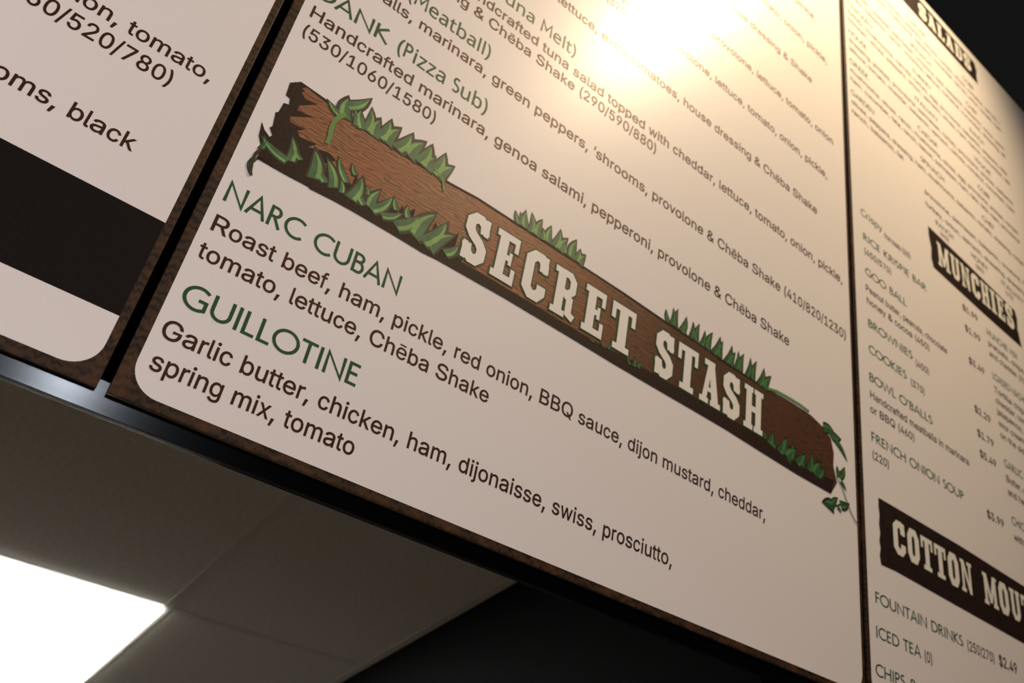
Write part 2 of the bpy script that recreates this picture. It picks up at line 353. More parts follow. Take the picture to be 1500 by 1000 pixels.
 '6': [556, '223,-2 175,21 134,57 104,105 84,163 78,228 83,281 98,337 125,402 168,480 310,718 395,718 185,369 178,369 203,406 240,433 263,441 288,443 342,436 388,416 425,383 454,339 471,284 477,222 471,158 451,102 421,56 380,20 332,-2 278,-10', '312,73 342,88 367,112 386,143 398,180 402,222 398,264 386,301 367,332 342,355 312,370 278,374 243,370 213,355 188,332 169,302 157,265 153,224 157,181 169,143 188,112 213,88 243,73 278,68'],
 '7': [556, '397,633 397,638 76,638 76,718 479,718 479,633 202,0 119,0'],
 '8': [556, '218,-3 166,16 123,47 91,87 70,136 64,191 68,235 80,275 99,311 124,340 154,362 187,373 187,377 146,398 114,434 93,482 86,537 92,589 111,635 140,673 179,703 225,721 278,728 330,721 376,703 414,673 444,635 462,589 468,537 462,483 441,435 409,398 369,377 369,373 401,362 431,340 456,311 475,275 488,235 492,191 485,136 464,87 432,47 389,16 337,-3 278,-10', '316,73 349,85 376,104 396,129 409,160 413,196 409,233 396,266 375,294 347,314 314,328 278,332 241,328 208,314 180,294 159,266 146,233 142,196 146,160 158,129 178,104 205,85 239,73 278,69', '309,412 336,424 359,442 377,466 388,496 392,530 388,564 378,593 360,617 337,634 310,645 278,649 246,645 218,634 195,617 177,593 167,564 163,530 167,496 177,466 195,442 218,424 246,412 278,409'],
 '9': [556, '332,720 381,697 421,661 451,613 471,555 477,490 472,437 457,381 430,316 387,238 246,0 160,0 370,349 377,349 353,312 315,285 292,277 267,275 214,282 168,302 130,335 102,379 84,434 78,496 84,560 104,616 135,662 175,698 223,720 277,728', '244,645 214,630 189,606 170,575 158,538 154,496 158,454 170,417 189,386 214,363 244,348 277,344 312,348 342,363 367,386 386,416 398,453 402,494 398,537 386,575 367,606 342,630 312,645 277,650'],
 '(': [333, '112,372 123,457 139,541 160,623 186,697 215,761 288,761 258,684 233,604 212,523 197,442 188,365 184,292 187,227 195,162 229,23 288,-135 215,-135 169,-30 136,77 115,185 109,292'],
 ')': [333, '105,25 138,164 146,229 149,292 145,365 136,442 101,604 75,684 45,761 118,761 147,697 173,623 194,541 211,457 221,372 224,292 217,183 197,75 163,-32 118,-135 45,-135'],
 '/': [278, '79,-108 16,-108 199,752 262,752'],
 ',': [278, '100,100 203,100 125,-169 56,-169'],
 '.': [278, '115,-2 93,13 78,33 73,58 78,83 93,104 115,118 141,122 167,118 189,104 204,83 209,58 204,33 189,13 167,-2 141,-6'],
 '&': [667, '224,-3 164,17 116,47 80,87 58,135 51,188 56,231 71,267 95,300 126,331 209,394 322,473 353,497 379,529 387,549 390,572 384,603 366,628 337,645 300,651 274,648 250,639 231,626 216,609 207,587 204,563 207,537 216,512 251,462 304,401 652,0 542,0 255,327 180,413 152,450 130,485 117,522 112,562 118,607 135,647 163,679 200,704 246,720 298,725 351,720 396,704 432,680 460,648 477,611 482,571 479,539 470,510 454,483 434,459 382,413 230,307 190,275 164,246 149,217 144,185 149,152 163,123 185,99 213,81 248,69 287,66 332,70 374,84 414,105 449,135 478,171 501,214 515,262 520,317 607,317 603,254 591,203 573,162 553,130 514,88 496,66 455,33 404,9 349,-5 293,-10'],
 '$': [556, '251,823 304,823 304,-105 251,-105', '214,-6 159,13 114,44 79,85 57,135 48,193 130,193 137,155 154,124 177,100 207,83 241,73 278,69 319,73 356,85 387,104 410,130 425,161 430,197 426,228 413,253 394,272 368,289 305,314 229,338 159,368 107,408 89,433 75,460 67,491 65,526 72,583 93,632 127,672 171,703 224,721 283,728 342,721 394,702 437,672 469,633 491,586 499,533 420,533 406,581 393,601 376,617 333,640 280,647 242,643 208,632 181,614 160,590 148,562 143,530 148,497 163,471 185,450 211,435 264,414 329,394 388,372 447,335 471,310 491,279 504,241 508,196 502,140 481,90 448,47 403,15 346,-6 278,-13'],
 '‘': [222, '131,718 189,718 152,449 65,449']}, 'noto': {'a': [564, '336,529 375,521 409,508 435,490 456,466 471,435 480,399 483,356 483,0 418,0 401,74 397,74 349,27 323,10 293,-1 258,-8 216,-10 170,-6 129,7 95,28 68,58 52,97 46,145 50,182 62,214 82,242 110,266 146,285 190,299 243,308 305,312 396,315 396,346 389,402 380,422 367,437 332,456 285,462 243,459 204,450 133,422 106,487 189,518 238,528 290,532', '231,243 200,234 176,221 160,206 147,189 140,168 138,144 145,106 165,80 197,65 236,60 299,69 326,80 350,96 370,117 384,143 392,173 395,209 395,256 316,253'],
 'b': [618, '172,499 169,454 174,454 201,484 237,509 283,526 341,532 389,527 432,515 469,493 502,464 529,426 548,379 559,325 563,261 556,179 535,111 502,58 458,20 403,-2 341,-10 283,-4 237,13 201,37 174,66 167,66 149,0 85,0 85,741 174,741 174,561', '275,455 235,439 207,413 188,375 177,326 174,264 174,260 182,175 192,141 207,113 226,90 253,74 287,65 328,61 362,65 391,74 416,91 436,113 452,142 463,176 469,216 472,262 469,309 463,349 452,383 436,411 416,432 391,448 361,457 326,460'],
 'e': [567, '358,525 413,503 457,468 489,421 509,363 516,297 516,245 147,245 150,203 160,167 174,136 194,110 218,89 247,75 281,66 319,63 367,66 410,73 492,99 492,24 410,-1 315,-10 243,-2 180,20 127,58 88,111 63,177 55,258 63,337 85,405 121,459 168,499 227,524 294,533', '263,460 236,452 213,440 193,423 176,401 163,376 149,313 423,313 420,355 409,391 392,421 367,443 334,458 293,462'],
 'l': [259, '85,0 85,741 174,741 174,0'],
 'n': [621, '390,530 430,521 463,507 491,487 512,461 528,428 537,388 540,340 540,0 453,0 453,335 445,390 436,412 423,429 407,443 386,453 332,460 291,457 256,448 229,433 208,412 193,385 183,352 174,271 174,0 85,0 85,523 157,523 170,452 175,452 195,477 220,497 248,513 279,524 345,533'],
 'r': [415, '370,531 400,527 389,448 361,453 331,455 300,451 272,442 245,427 221,406 201,381 187,351 177,317 174,279 174,0 85,0 85,523 158,523 168,427 172,427 213,480 239,502 268,518 301,529 337,533'],
 't': [363, '307,64 341,71 341,6 301,-5 250,-10 210,-6 172,4 140,24 115,54 98,96 93,152 93,457 16,457 16,497 94,532 129,643 181,643 181,523 337,523 337,457 181,457 181,154 187,113 205,83 232,66 265,60'],
 'u': [621, '536,0 464,0 451,69 446,69 427,44 402,24 374,9 343,-1 276,-10 216,-5 167,10 129,36 102,72 85,120 79,180 79,523 169,523 169,186 176,132 185,110 198,93 215,79 235,69 289,61 343,67 384,83 413,110 433,148 444,195 447,251 447,523 536,523'],
 'i': [259, '174,0 85,0 85,523 174,523', '150,716 166,706 178,689 182,664 178,640 166,623 150,613 131,610 110,613 94,623 82,640 78,664 82,689 94,706 110,716 131,719'],
 'z': [473, '39,0 39,57 329,457 56,457 56,523 426,523 426,458 141,66 433,66 433,0'],
 'p': [618, '389,528 432,516 469,495 502,465 529,427 548,381 559,326 563,262 556,181 535,113 502,59 458,21 404,-2 341,-10 302,-7 267,1 213,29 174,66 168,66 172,24 174,-20 174,-234 85,-234 85,523 158,523 170,452 174,452 213,493 238,509 267,522 302,530 342,533', '277,455 238,440 210,415 190,380 178,335 174,279 174,262 177,203 188,153 207,114 236,85 276,67 328,61 373,68 409,88 436,119 456,159 468,208 472,263 463,344 452,378 436,407 416,430 391,447 361,457 326,460'],
 's': [482, '430,98 410,60 379,30 336,8 283,-5 221,-10 169,-8 124,-1 52,23 52,101 130,73 176,63 223,60 281,65 321,80 343,105 351,137 348,155 340,172 324,187 300,203 218,238 129,277 96,298 71,324 56,355 51,394 55,425 65,453 83,477 107,496 137,512 172,524 253,533 345,523 425,497 395,429 324,453 247,462 199,458 164,445 143,425 136,399 139,379 149,362 166,347 193,333 275,299 362,261 394,240 417,214 432,183 436,144'],
 '(': [302, '44,357 56,436 76,513 105,586 142,655 188,718 272,718 210,619 165,510 139,395 130,277 134,199 146,123 166,48 193,-25 228,-94 271,-159 188,-159 142,-97 105,-30 76,42 56,118 44,196 40,276'],
 ')': [302, '258,196 246,118 226,42 198,-30 160,-97 114,-159 31,-159 74,-94 109,-25 136,48 156,123 168,199 172,277 168,355 156,433 136,510 109,583 73,653 30,718 114,718 160,655 198,586 226,513 246,436 258,357 261,276']}}
_cache = {}


def area(c):
    return sum(c[i - 1][0] * c[i][1] - c[i][0] * c[i - 1][1] for i in range(len(c))) / 2


def winding(x, y, cs):
    """how often the contours turn around a point"""
    w = 0
    for c in cs:
        for i in range(len(c)):
            (x0, y0), (x1, y1) = c[i - 1], c[i]
            if (y0 > y) != (y1 > y) and x < (x1 - x0) * (y - y0) / (y1 - y0) + x0:
                w += 1 if y1 > y0 else -1
    return w


def fill(cs, scale=1.0):
    """triangles of closed contours by non-zero winding, so overlapping strokes become one flat shape"""
    V, E = [], []
    for c in cs:
        n = len(V)
        V += [Vector(p) for p in c]
        E += [(n + i, n + (i + 1) % len(c)) for i in range(len(c))]
    s = max(abs(p.x) + abs(p.y) for p in V)
    vo, _, fo = delaunay_2d_cdt(V, E, [], 0, s * 1e-5)[:3]
    T = []
    for f in fo:
        a, b, c = (vo[i] for i in f)
        ar = (b.x - a.x) * (c.y - a.y) - (c.x - a.x) * (b.y - a.y)
        if abs(ar) > s * s * 1e-9 and winding((a.x + b.x + c.x) / 3 + s * 1.3e-6, (a.y + b.y + c.y) / 3 + s * 1.7e-6, cs):
            T.append(tuple(f) if ar > 0 else (f[0], f[2], f[1]))
    return [(p.x * scale, p.y * scale) for p in vo], T


def fatten(c, d):
    """move a contour outwards from the ink it bounds (ink lies to its right)"""
    out = []
    n = len(c)
    for i in range(n):
        p0, p, p1 = Vector(c[i - 1]), Vector(c[i]), Vector(c[(i + 1) % n])
        a, b = (p - p0).normalized(), (p1 - p).normalized()
        m_ = Vector((-a.y - b.y, a.x + b.x))
        if m_.length < 0.3:
            m_ = Vector((-a.y, a.x))
        m_.normalize()
        k = min(1.6, 1 / max(0.5, m_.dot(Vector((-a.y, a.x)))))
        out.append(tuple(p + m_ * d * k))
    return out


def outline_glyph(fnt, ch, fat=7):
    g = GL[fnt][ch]
    cs = [fatten([tuple(map(int, q.split(','))) for q in s.split()], fat) for s in g[1:]]
    V, T = fill(cs, 0.001)
    return g[0] / 1000, V, T


def stroke_quads(path, t, closed=False):
    """quads along a path with mitred joints"""
    P = [Vector(p) for p in path]
    n = len(P)
    L, R = [], []
    for i in range(n):
        d0 = (P[i] - P[i - 1]) if (i > 0 or closed) else None
        d1 = (P[(i + 1) % n] - P[i]) if (i < n - 1 or closed) else None
        d0 = d0.normalized() if d0 is not None else d1.normalized()
        d1 = d1.normalized() if d1 is not None else d0
        nn = Vector((-d0.y - d1.y, d0.x + d1.x))
        nn.normalize()
        k = min(2.0, 1 / max(0.35, nn.dot(Vector((-d0.y, d0.x)))))
        L.append(P[i] + nn * t / 2 * k)
        R.append(P[i] - nn * t / 2 * k)
    return [[tuple(R[i]), tuple(R[(i + 1) % n]), tuple(L[(i + 1) % n]), tuple(L[i])] for i in range(n if closed else n - 1)]


def arc(cx, cy, rx, ry, a0, a1, n=14):
    return [(cx + rx * math.cos(math.radians(a0 + (a1 - a0) * i / n)), cy + ry * math.sin(math.radians(a0 + (a1 - a0) * i / n))) for i in range(n + 1)]


SW = 0.132
H_ = SW / 2
lo, hi = H_, 1 - H_
# humanist capitals drawn with a pen of one width; cap height 1: advance, strokes
CAPS = {
    'A': (0.86, [[(0.06, 0), (0.43, 1.0), (0.80, 0)], [(0.19, 0.32), (0.67, 0.32)]]),
    'B': (0.66, [[(0.13, 0), (0.13, 1)], [(0.13, hi), (0.33, hi)] + arc(0.33, 0.745, 0.18, hi - 0.745, 90, -90)[1:] + [(0.13, 0.546)],
                 [(0.13, 0.546), (0.36, 0.546)] + arc(0.36, 0.30, 0.20, 0.246, 90, -90)[1:] + [(0.13, lo)]]),
    'C': (0.92, [arc(0.56, 0.5, 0.46, 0.46, 48, 312, 26)]),
    'D': (0.90, [[(0.13, lo), (0.13, hi), (0.38, hi)] + arc(0.38, 0.5, 0.44, 0.444, 90, -90, 20)[1:] + [(0.13, lo)]]),
    'E': (0.62, [[(0.53, lo), (0.13, lo), (0.13, hi), (0.53, hi)], [(0.13, 0.52), (0.49, 0.52)]]),
    'F': (0.58, [[(0.13, 0), (0.13, hi), (0.52, hi)], [(0.13, 0.50), (0.48, 0.50)]]),
    'G': (1.00, [arc(0.56, 0.5, 0.46, 0.46, 48, 300, 26) + [(0.87, 0.13), (0.87, 0.46), (0.60, 0.46)]]),
    'H': (0.88, [[(0.13, 0), (0.13, 1)], [(0.75, 0), (0.75, 1)], [(0.13, 0.52), (0.75, 0.52)]]),
    'I': (0.30, [[(0.15, 0), (0.15, 1)]]),
    'K': (0.76, [[(0.13, 0), (0.13, 1)], [(0.62, 1), (0.17, 0.53), (0.70, 0)]]),
    'L': (0.58, [[(0.13, 1), (0.13, lo), (0.54, lo)]]),
    'M': (1.04, [[(0.13, 0), (0.17, 0.98), (0.52, 0.30), (0.87, 0.98), (0.91, 0)]]),
    'N': (0.94, [[(0.13, 0), (0.13, 0.96), (0.81, 0.04), (0.81, 1)]]),
    'O': (1.06, [arc(0.53, 0.5, 0.46, 0.46, 0, 360, 36)]),
    'P': (0.64, [[(0.13, 0), (0.13, hi), (0.32, hi)] + arc(0.32, 0.71, 0.20, hi - 0.71, 90, -90)[1:] + [(0.13, 0.476)]]),
    'R': (0.72, [[(0.13, 0), (0.13, hi), (0.32, hi)] + arc(0.32, 0.72, 0.19, hi - 0.72, 90, -90)[1:] + [(0.13, 0.496)], [(0.30, 0.50), (0.62, 0)]]),
    'S': (0.60, [arc(0.30, 0.74, 0.19, 0.206, 40, 250, 14) + arc(0.29, 0.28, 0.21, 0.226, 75, -140, 14)]),
    'T': (0.68, [[(0.02, hi), (0.66, hi)], [(0.34, 0), (0.34, hi)]]),
    'U': (0.88, [[(0.12, 1), (0.12, 0.38)] + arc(0.44, 0.37, 0.32, 0.32, 180, 360, 16) + [(0.76, 1)]]),
    'W': (1.20, [[(0.04, 1), (0.33, 0.04), (0.60, 0.96), (0.87, 0.04), (1.16, 1)]]),
    'Y': (0.72, [[(0.03, 1), (0.36, 0.48), (0.69, 1)], [(0.36, 0), (0.36, 0.5)]]),
    'V': (0.84, [[(0.05, 1), (0.42, 0.02), (0.79, 1)]]),
    'X': (0.80, [[(0.05, 0), (0.74, 1)], [(0.07, 1), (0.76, 0)]]),
    'Z': (0.72, [[(0.06, hi), (0.64, hi), (0.06, lo), (0.66, lo)]]),
    "'": (0.26, [[(0.13, 1), (0.13, 0.74)]]),
    '-': (0.40, [[(0.06, 0.36), (0.34, 0.36)]]),
}


def caps_glyph(ch):
    adv, strokes = CAPS[ch]
    qs = []
    for s in strokes:
        closed = len(s) > 20 and (Vector(s[0]) - Vector(s[-1])).length < 1e-4
        if closed:
            s = s[:-1]
        qs += [q if area(q) > 0 else q[::-1] for q in stroke_quads(s, SW, closed)]
    V, T = fill(qs, 0.718)
    return adv * 0.718, V, T


def glyph(fnt, ch, fat=7):
    key = (fnt, ch, fat)
    if key not in _cache:
        if ch == ' ':
            r = (0.278 if fnt == 'hel' else 0.30, [], [])
        elif ch == 'ē':
            a, v, t = outline_glyph(fnt, 'e')
            n = len(v)
            v = v + [(0.13, 0.60), (0.43, 0.60), (0.43, 0.665), (0.13, 0.665)]
            r = (a, v, t + [(n, n + 1, n + 2), (n, n + 2, n + 3)])
        elif fnt == 'gill':
            if ch in CAPS:
                r = caps_glyph(ch)
            elif ch in GL['noto']:
                r = outline_glyph('noto', ch)
            else:
                r = outline_glyph('hel', ch)
        else:
            r = outline_glyph(fnt, ch, fat) if ch in GL[fnt] else caps_glyph(ch)
        _cache[key] = r
    return _cache[key]


def text(s, fnt, u, v, size, material, root, u1=None, off=0.0007, fat=12, name='menu_text'):
    """one printed line: left edge u, baseline v, em size in layout units; u1 stretches it to end there"""
    F = Flat()
    x = 0.0
    items = []
    for ch in s:
        a, V, T = glyph(fnt, ch, fat)
        items.append((x, V, T))
        x += a
    kx = size if u1 is None else (u1 - u) / x
    for x0, V, T in items:
        if V:
            F.add([(u + (x0 + p[0]) * kx, v - p[1] * size) for p in V], T)
    return F.build(name, off, material, root, root)


# slab letters of the wooden signs: prims ('r' box, 'p' convex polygon, 's' stroke)
SLAB = {
    'S': (.56, [('s', [(.45, .66), (.42, .84), (.32, .92), (.21, .92), (.11, .82), (.11, .66), (.2, .55), (.36, .45), (.45, .34), (.45, .18), (.35, .08), (.24, .08), (.14, .18), (.11, .34)], .205), ('r', .42, .63, .53, .99), ('r', .03, .01, .14, .37)]),
    'E': (.54, [('r', .07, 0, .27, 1), ('r', 0, .86, .51, 1), ('r', 0, 0, .51, .14), ('r', .42, .68, .51, 1), ('r', .42, 0, .51, .32), ('r', .2, .44, .40, .56), ('r', .33, .37, .40, .63)]),
    'C': (.56, [('s', [(.45, .64), (.44, .80), (.36, .915), (.22, .915), (.11, .8), (.11, .2), (.22, .085), (.36, .085), (.45, .2), (.45, .34)], .205), ('r', .42, .62, .53, .99)]),
    'R': (.58, [('r', .07, 0, .26, 1), ('r', 0, 0, .33, .13), ('r', 0, .87, .3, 1), ('s', [(.2, .93), (.36, .93), (.45, .83), (.45, .62), (.36, .52), (.2, .52)], .15), ('s', [(.28, .5), (.41, .42), (.41, .12), (.55, .06)], .15)]),
    'T': (.56, [('r', .18, 0, .38, 1), ('r', 0, .86, .56, 1), ('r', 0, .64, .09, 1), ('r', .47, .64, .56, 1), ('r', .09, 0, .47, .13)]),
    'A': (.60, [('p', [(.05, 0), (.18, 0), (.34, .98), (.22, .98)]), ('p', [(.36, 0), (.56, 0), (.38, .98), (.22, .98)]), ('r', .1, .87, .4, 1), ('r', 0, 0, .25, .12), ('r', .31, 0, .60, .12), ('r', .15, .28, .45, .38)]),
    'H': (.58, [('r', .06, 0, .23, 1), ('r', .35, 0, .52, 1), ('r', 0, 0, .27, .12), ('r', .31, 0, .58, .12), ('r', 0, .88, .27, 1), ('r', .31, .88, .58, 1), ('r', .06, .43, .5, .57)]),
    'O': (.56, [('s', [(.11, .25), (.11, .75), (.2, .915), (.36, .915), (.45, .75), (.45, .25), (.36, .085), (.2, .085)], .205, True)]),
    'N': (.60, [('r', .06, 0, .17, 1), ('r', .42, 0, .53, 1), ('p', [(.42, 0), (.53, 0), (.2, 1), (.06, 1)]), ('r', 0, 0, .23, .11), ('r', 0, .89, .2, 1), ('r', .36, .89, .60, 1)]),
    'M': (.76, [('r', .06, 0, .19, 1), ('r', .55, 0, .70, 1), ('p', [(.32, .1), (.44, .1), (.22, 1), (.06, 1)]), ('p', [(.32, .1), (.44, .1), (.70, 1), (.54, 1)]), ('r', 0, 0, .24, .12), ('r', .5, 0, .76, .12), ('r', 0, .89, .2, 1), ('r', .56, .89, .76, 1)]),
    'U': (.58, [('s', [(.14, .98), (.14, .22), (.22, .085), (.36, .085), (.45, .22), (.45, .98)], .17), ('r', 0, .88, .27, 1), ('r', .33, .88, .58, 1)]),
    'I': (.34, [('r', .07, 0, .27, 1), ('r', 0, 0, .34, .13), ('r', 0, .87, .34, 1)]),
    'L': (.52, [('r', .07, 0, .27, 1), ('r', 0, .87, .34, 1), ('r', 0, 0, .50, .14), ('r', .41, 0, .50, .34)]),
    'D': (.58, [('r', .07, 0, .25, 1), ('s', [(.03, .93), (.34, .93), (.46, .8), (.46, .2), (.34, .07), (.03, .07)], .16)]),
}


def slab_polys(ch, inf=0.0):
    out = []
    for p in SLAB[ch][1]:
        if p[0] == 'r':
            _, a, b, c, d = p
            out.append([(a - inf, b - inf), (c + inf, b - inf), (c + inf, d + inf), (a - inf, d + inf)])
        elif p[0] == 'p':
            cx = sum(q[0] for q in p[1]) / len(p[1])
            cy = sum(q[1] for q in p[1]) / len(p[1])
            out.append([(x + inf * (1 if x > cx else -1), y + inf * (1 if y > cy else -1)) for x, y in p[1]])
        else:
            pts = p[1]
            closed = len(p) > 3
            if inf and not closed:
                a, b = Vector(pts[0]), Vector(pts[-1])
                pts = [tuple(a + (a - Vector(pts[1])).normalized() * inf)] + pts[1:-1] + [tuple(b + (b - Vector(pts[-2])).normalized() * inf)]
            out += stroke_quads(pts, p[2] + 2 * inf, closed)
    return out


def slab_text(places, base, cap, root, parent, off, inf, material, name):
    """each letter an object; places: (letter, left u, width in units)"""
    for ch, u, wd in places:
        F = Flat()
        k = wd / SLAB[ch][0]
        V, T = fill([q if area(q) > 0 else q[::-1] for q in slab_polys(ch, inf)])
        F.add([(u + x * k, base - y * cap) for x, y in V], T)
        F.build(name, off, material, parent, root)


def leaf_pts(b, t, wd, bend=0.0, n=6):
    """leaf outline from base b to tip t"""
    b, t = Vector(b), Vector(t)
    d = t - b
    s = Vector((-d.y, d.x)).normalized()
    L, R = [], []
    for i in range(n + 1):
        k = i / n
        c = b + d * k + s * bend * d.length * math.sin(math.pi * k)
        h = wd / 2 * (1 + 0.35 * k) * (1 - k ** 1.9)
        L.append(c + s * h)
        R.append(c - s * h)
    return [tuple(p) for p in L] + [tuple(p) for p in R[::-1][1:]]


def half_leaf(b, t, wd, bend=0.0, side=1, n=6):
    b, t = Vector(b), Vector(t)
    d = t - b
    s = Vector((-d.y, d.x)).normalized()
    L, R = [], []
    for i in range(n + 1):
        k = 0.04 + 0.9 * i / n
        c = b + d * k + s * bend * d.length * math.sin(math.pi * k)
        h = side * wd / 2 * (1 + 0.35 * k) * (1 - k ** 1.9)
        L.append(c + s * h * 0.78)
        R.append(c + s * h * 0.08)
    return [tuple(p) for p in L] + [tuple(p) for p in R[::-1]]


# ------------------------------------------------------------------ the setting
box('floor', (-2.6, -3.2, -0.1), (5.2, 5.2, 0.0), M['floor'])['kind'] = 'structure'
# leaning front of the bulkhead that carries the boards
wb = multi_box('wall_back', [((-2.6, U + 0.030, 0.42 * U), (5.2, U + 0.13, 3.03 * U)), ((-2.6, U + 0.024, 0.345 * U), (5.2, U + 0.0299, 3.03 * U))], M['black'])
wb.matrix_world = Matrix.Translation((0, 0, CAM_Z)) @ RX
tag(wb, kind='structure')

CZ = CAM_Z + 1.0          # kitchen ceiling
G0, GY, P = 0.62, 2.235, 0.61
cl = box('ceiling', (-2.6, 0.70, CZ + 0.03), (1.30, 5.2, CZ + 0.08), M['black'])
tag(cl, kind='structure')
xs = [G0 + P * k for k in range(-5, 2)]
ys = [0.70, GY - 2 * P, GY, GY + 2 * P, GY + 4 * P]
tile_me = None
for i in range(len(xs) - 1):
    for j in range(len(ys) - 1):
        x0, x1, y0, y1 = xs[i], xs[i + 1], ys[j], ys[j + 1]
        if abs(x1 - G0) < 0.01 and abs(y0 - GY) < 0.01:
            continue
        t = box('ceiling_tile', (-(x1 - x0) / 2 + 0.008, -(y1 - y0) / 2 + 0.008, 0), ((x1 - x0) / 2 - 0.008, (y1 - y0) / 2 - 0.008, 0.015), M['tile'], cl)
        t.location = ((x0 + x1) / 2, (y0 + y1) / 2, CZ + 0.0015)
for x in xs:
    box('ceiling_bar', (x - 0.012, 0.70, CZ), (x + 0.012, 5.2, CZ + 0.03), M['tbar'], cl)
for y in ys[1:]:
    box('ceiling_bar', (xs[0], y - 0.012, CZ + 0.0004), (xs[-1], y + 0.012, CZ + 0.03), M['tbar'], cl)

wr = box('wall_right', (G0 + P + 0.012, 0.86, 0.0), (G0 + P + 0.13, 5.2, CZ + 0.03), M['black'])
tag(wr, kind='structure')
tag(box('wall_far', (-2.6, 5.2, 0), (G0 + P + 0.13, 5.3, CZ + 0.08), M['kitchen']), kind='structure')
tag(box('wall_left', (-2.7, 0.86, 0), (-2.6, 5.3, CZ + 0.08), M['kitchen']), kind='structure')

# ceiling light set into the grid
cf = bpy.data.objects.new('ceiling_light', None)
COL.objects.link(cf)
cf.location = (G0 - P / 2, GY + P, CZ)
tag(cf, 'bright white lit rectangular ceiling light panel set in the grey kitchen ceiling', 'ceiling light')
hx, hy = P / 2 - 0.004, P - 0.004
# rounded-corner diffuser
F = []
r = 0.02
for cx, cy, a0 in ((hx - r, hy - r, 0), (-hx + r, hy - r, 90), (-hx + r, -hy + r, 180), (hx - r, -hy + r, 270)):
    F += arc(cx, cy, r, r, a0, a0 + 90, 5)
n = len(F)
V = [(x, y, -0.004) for x, y in F] + [(x, y, 0.004) for x, y in F]
mesh_obj('diffuser', V, [tuple(range(n))[::-1], tuple(range(n, 2 * n))] + [(i, (i + 1) % n, n + (i + 1) % n, n + i) for i in range(n)], M['glow_panel'], cf)
multi_box('frame', [((-hx, -hy, 0.0045), (hx, -hy + 0.02, 0.028)), ((-hx, hy - 0.02, 0.0045), (hx, hy, 0.028)), ((-hx, -hy, 0.0045), (-hx + 0.02, hy, 0.028)), ((hx - 0.02, -hy, 0.0045), (hx, hy, 0.028))], M['fixture'], cf)

# metal rail under the boards
rl = board_empty('metal_rail', 0, -0.331)
tag(rl, 'dull silver metal rail running along the bottom edge of the menu boards', 'rail')
RB = 0.0055    # behind the board faces, metres
box('face_plate', (-1.6, RB, 0), (3.7, RB + 0.004, 0.040 * U), M['rail'], rl, 0.0008)
box('bottom_flange', (-1.6, RB + 0.0041, 0), (3.7, RB + 0.010, 0.003), M['rail'], rl, 0.0006)


# ------------------------------------------------------------------ menu boards
def rounded_field(F, u0, u1, v0, v1, r, corners='bl br'):
    """outline of a printed field; v0 top, v1 bottom; rounded where named"""
    pts = []
    def c(cx, cy, a0):
        return [(x, y) for x, y in arc(cx, cy, r, r, a0, a0 + 90, 10)]
    pts += [(u0, v0)] if 'tl' not in corners else c(u0 + r, v0 + r, 180)
    pts += [(u1, v0)] if 'tr' not in corners else c(u1 - r, v0 + r, 270)
    pts += [(u1, v1)] if 'br' not in corners else c(u1 - r, v1 - r, 0)
    pts += [(u0, v1)] if 'bl' not in corners else c(u0 + r, v1 - r, 90)
    F.poly([pts])


def board(u0, u1, v0, v1, label, edging=True):
    root = board_empty('menu_board', (u0 + u1) / 2, v1)
    tag(root, label, 'menu board', 'menu boards hung side by side')
    hw = (u1 - u0) / 2 * U
    box('board_panel', (-hw, 0.0, 0), (hw, 0.005, (v1 - v0) * U), M['border'], root, 0.0010)
    if edging:
        box('bottom_edging', (-hw, -0.0004, -0.0012), (hw, 0.0048, -0.0001), M['edging'], root, 0.0005)
    return root


TOP, BOT, WB = -3.045, -0.3555, -0.3690
b1 = board(-1.405, 0.0925, TOP, BOT, 'leftmost menu board, white with a wide dark band across its lower part', False)
b2 = board(0.1050, 1.5890, TOP, BOT, 'middle menu board, white with a log sign lettered SECRET STASH in white')
b3 = board(1.6000, 3.0900, TOP, BOT, 'rightmost menu board with small dark signs reading MUNCHIES and COTTON MOUTH')

F = Flat()
rounded_field(F, -1.391, 0.0810, -3.03, -0.5905, 0.038, 'tl tr')
F.build('white_field', 0.0003, M['white'], b1, b1)
F = Flat()
F.poly([[(-1.391, -0.5905), (0.0810, -0.5905), (0.0810, -0.4480), (-1.391, -0.4480)]])
F.build('dark_band', 0.0003, M['band'], b1, b1)
F = Flat()
rounded_field(F, -1.391, 0.0810, -0.4480, -0.3710, 0.038)
F.build('white_strip', 0.0003, M['white'], b1, b1)
F = Flat()
rounded_field(F, 0.1195, 1.5790, -3.03, WB, 0.038, 'tl tr bl br')
F.build('white_field', 0.0003, M['white'], b2, b2)
F = Flat()
rounded_field(F, 1.6100, 3.0770, -3.035, WB, 0.038, 'tr bl br')
F.build('white_field', 0.0003, M['white'], b3, b3)

TX, HD = M['text'], M['head']
HS = 0.036
# left board
text("‘shrooms, black", 'hel', -0.0715 - 0.036 * 4.725, -0.6608, HS, TX, b1)
text("(260/520/780)", 'hel', -0.2114, -0.7818, HS, TX, b1)
text("provolone, onion, tomato,", 'hel', -0.3530, -0.8240, HS, TX, b1)

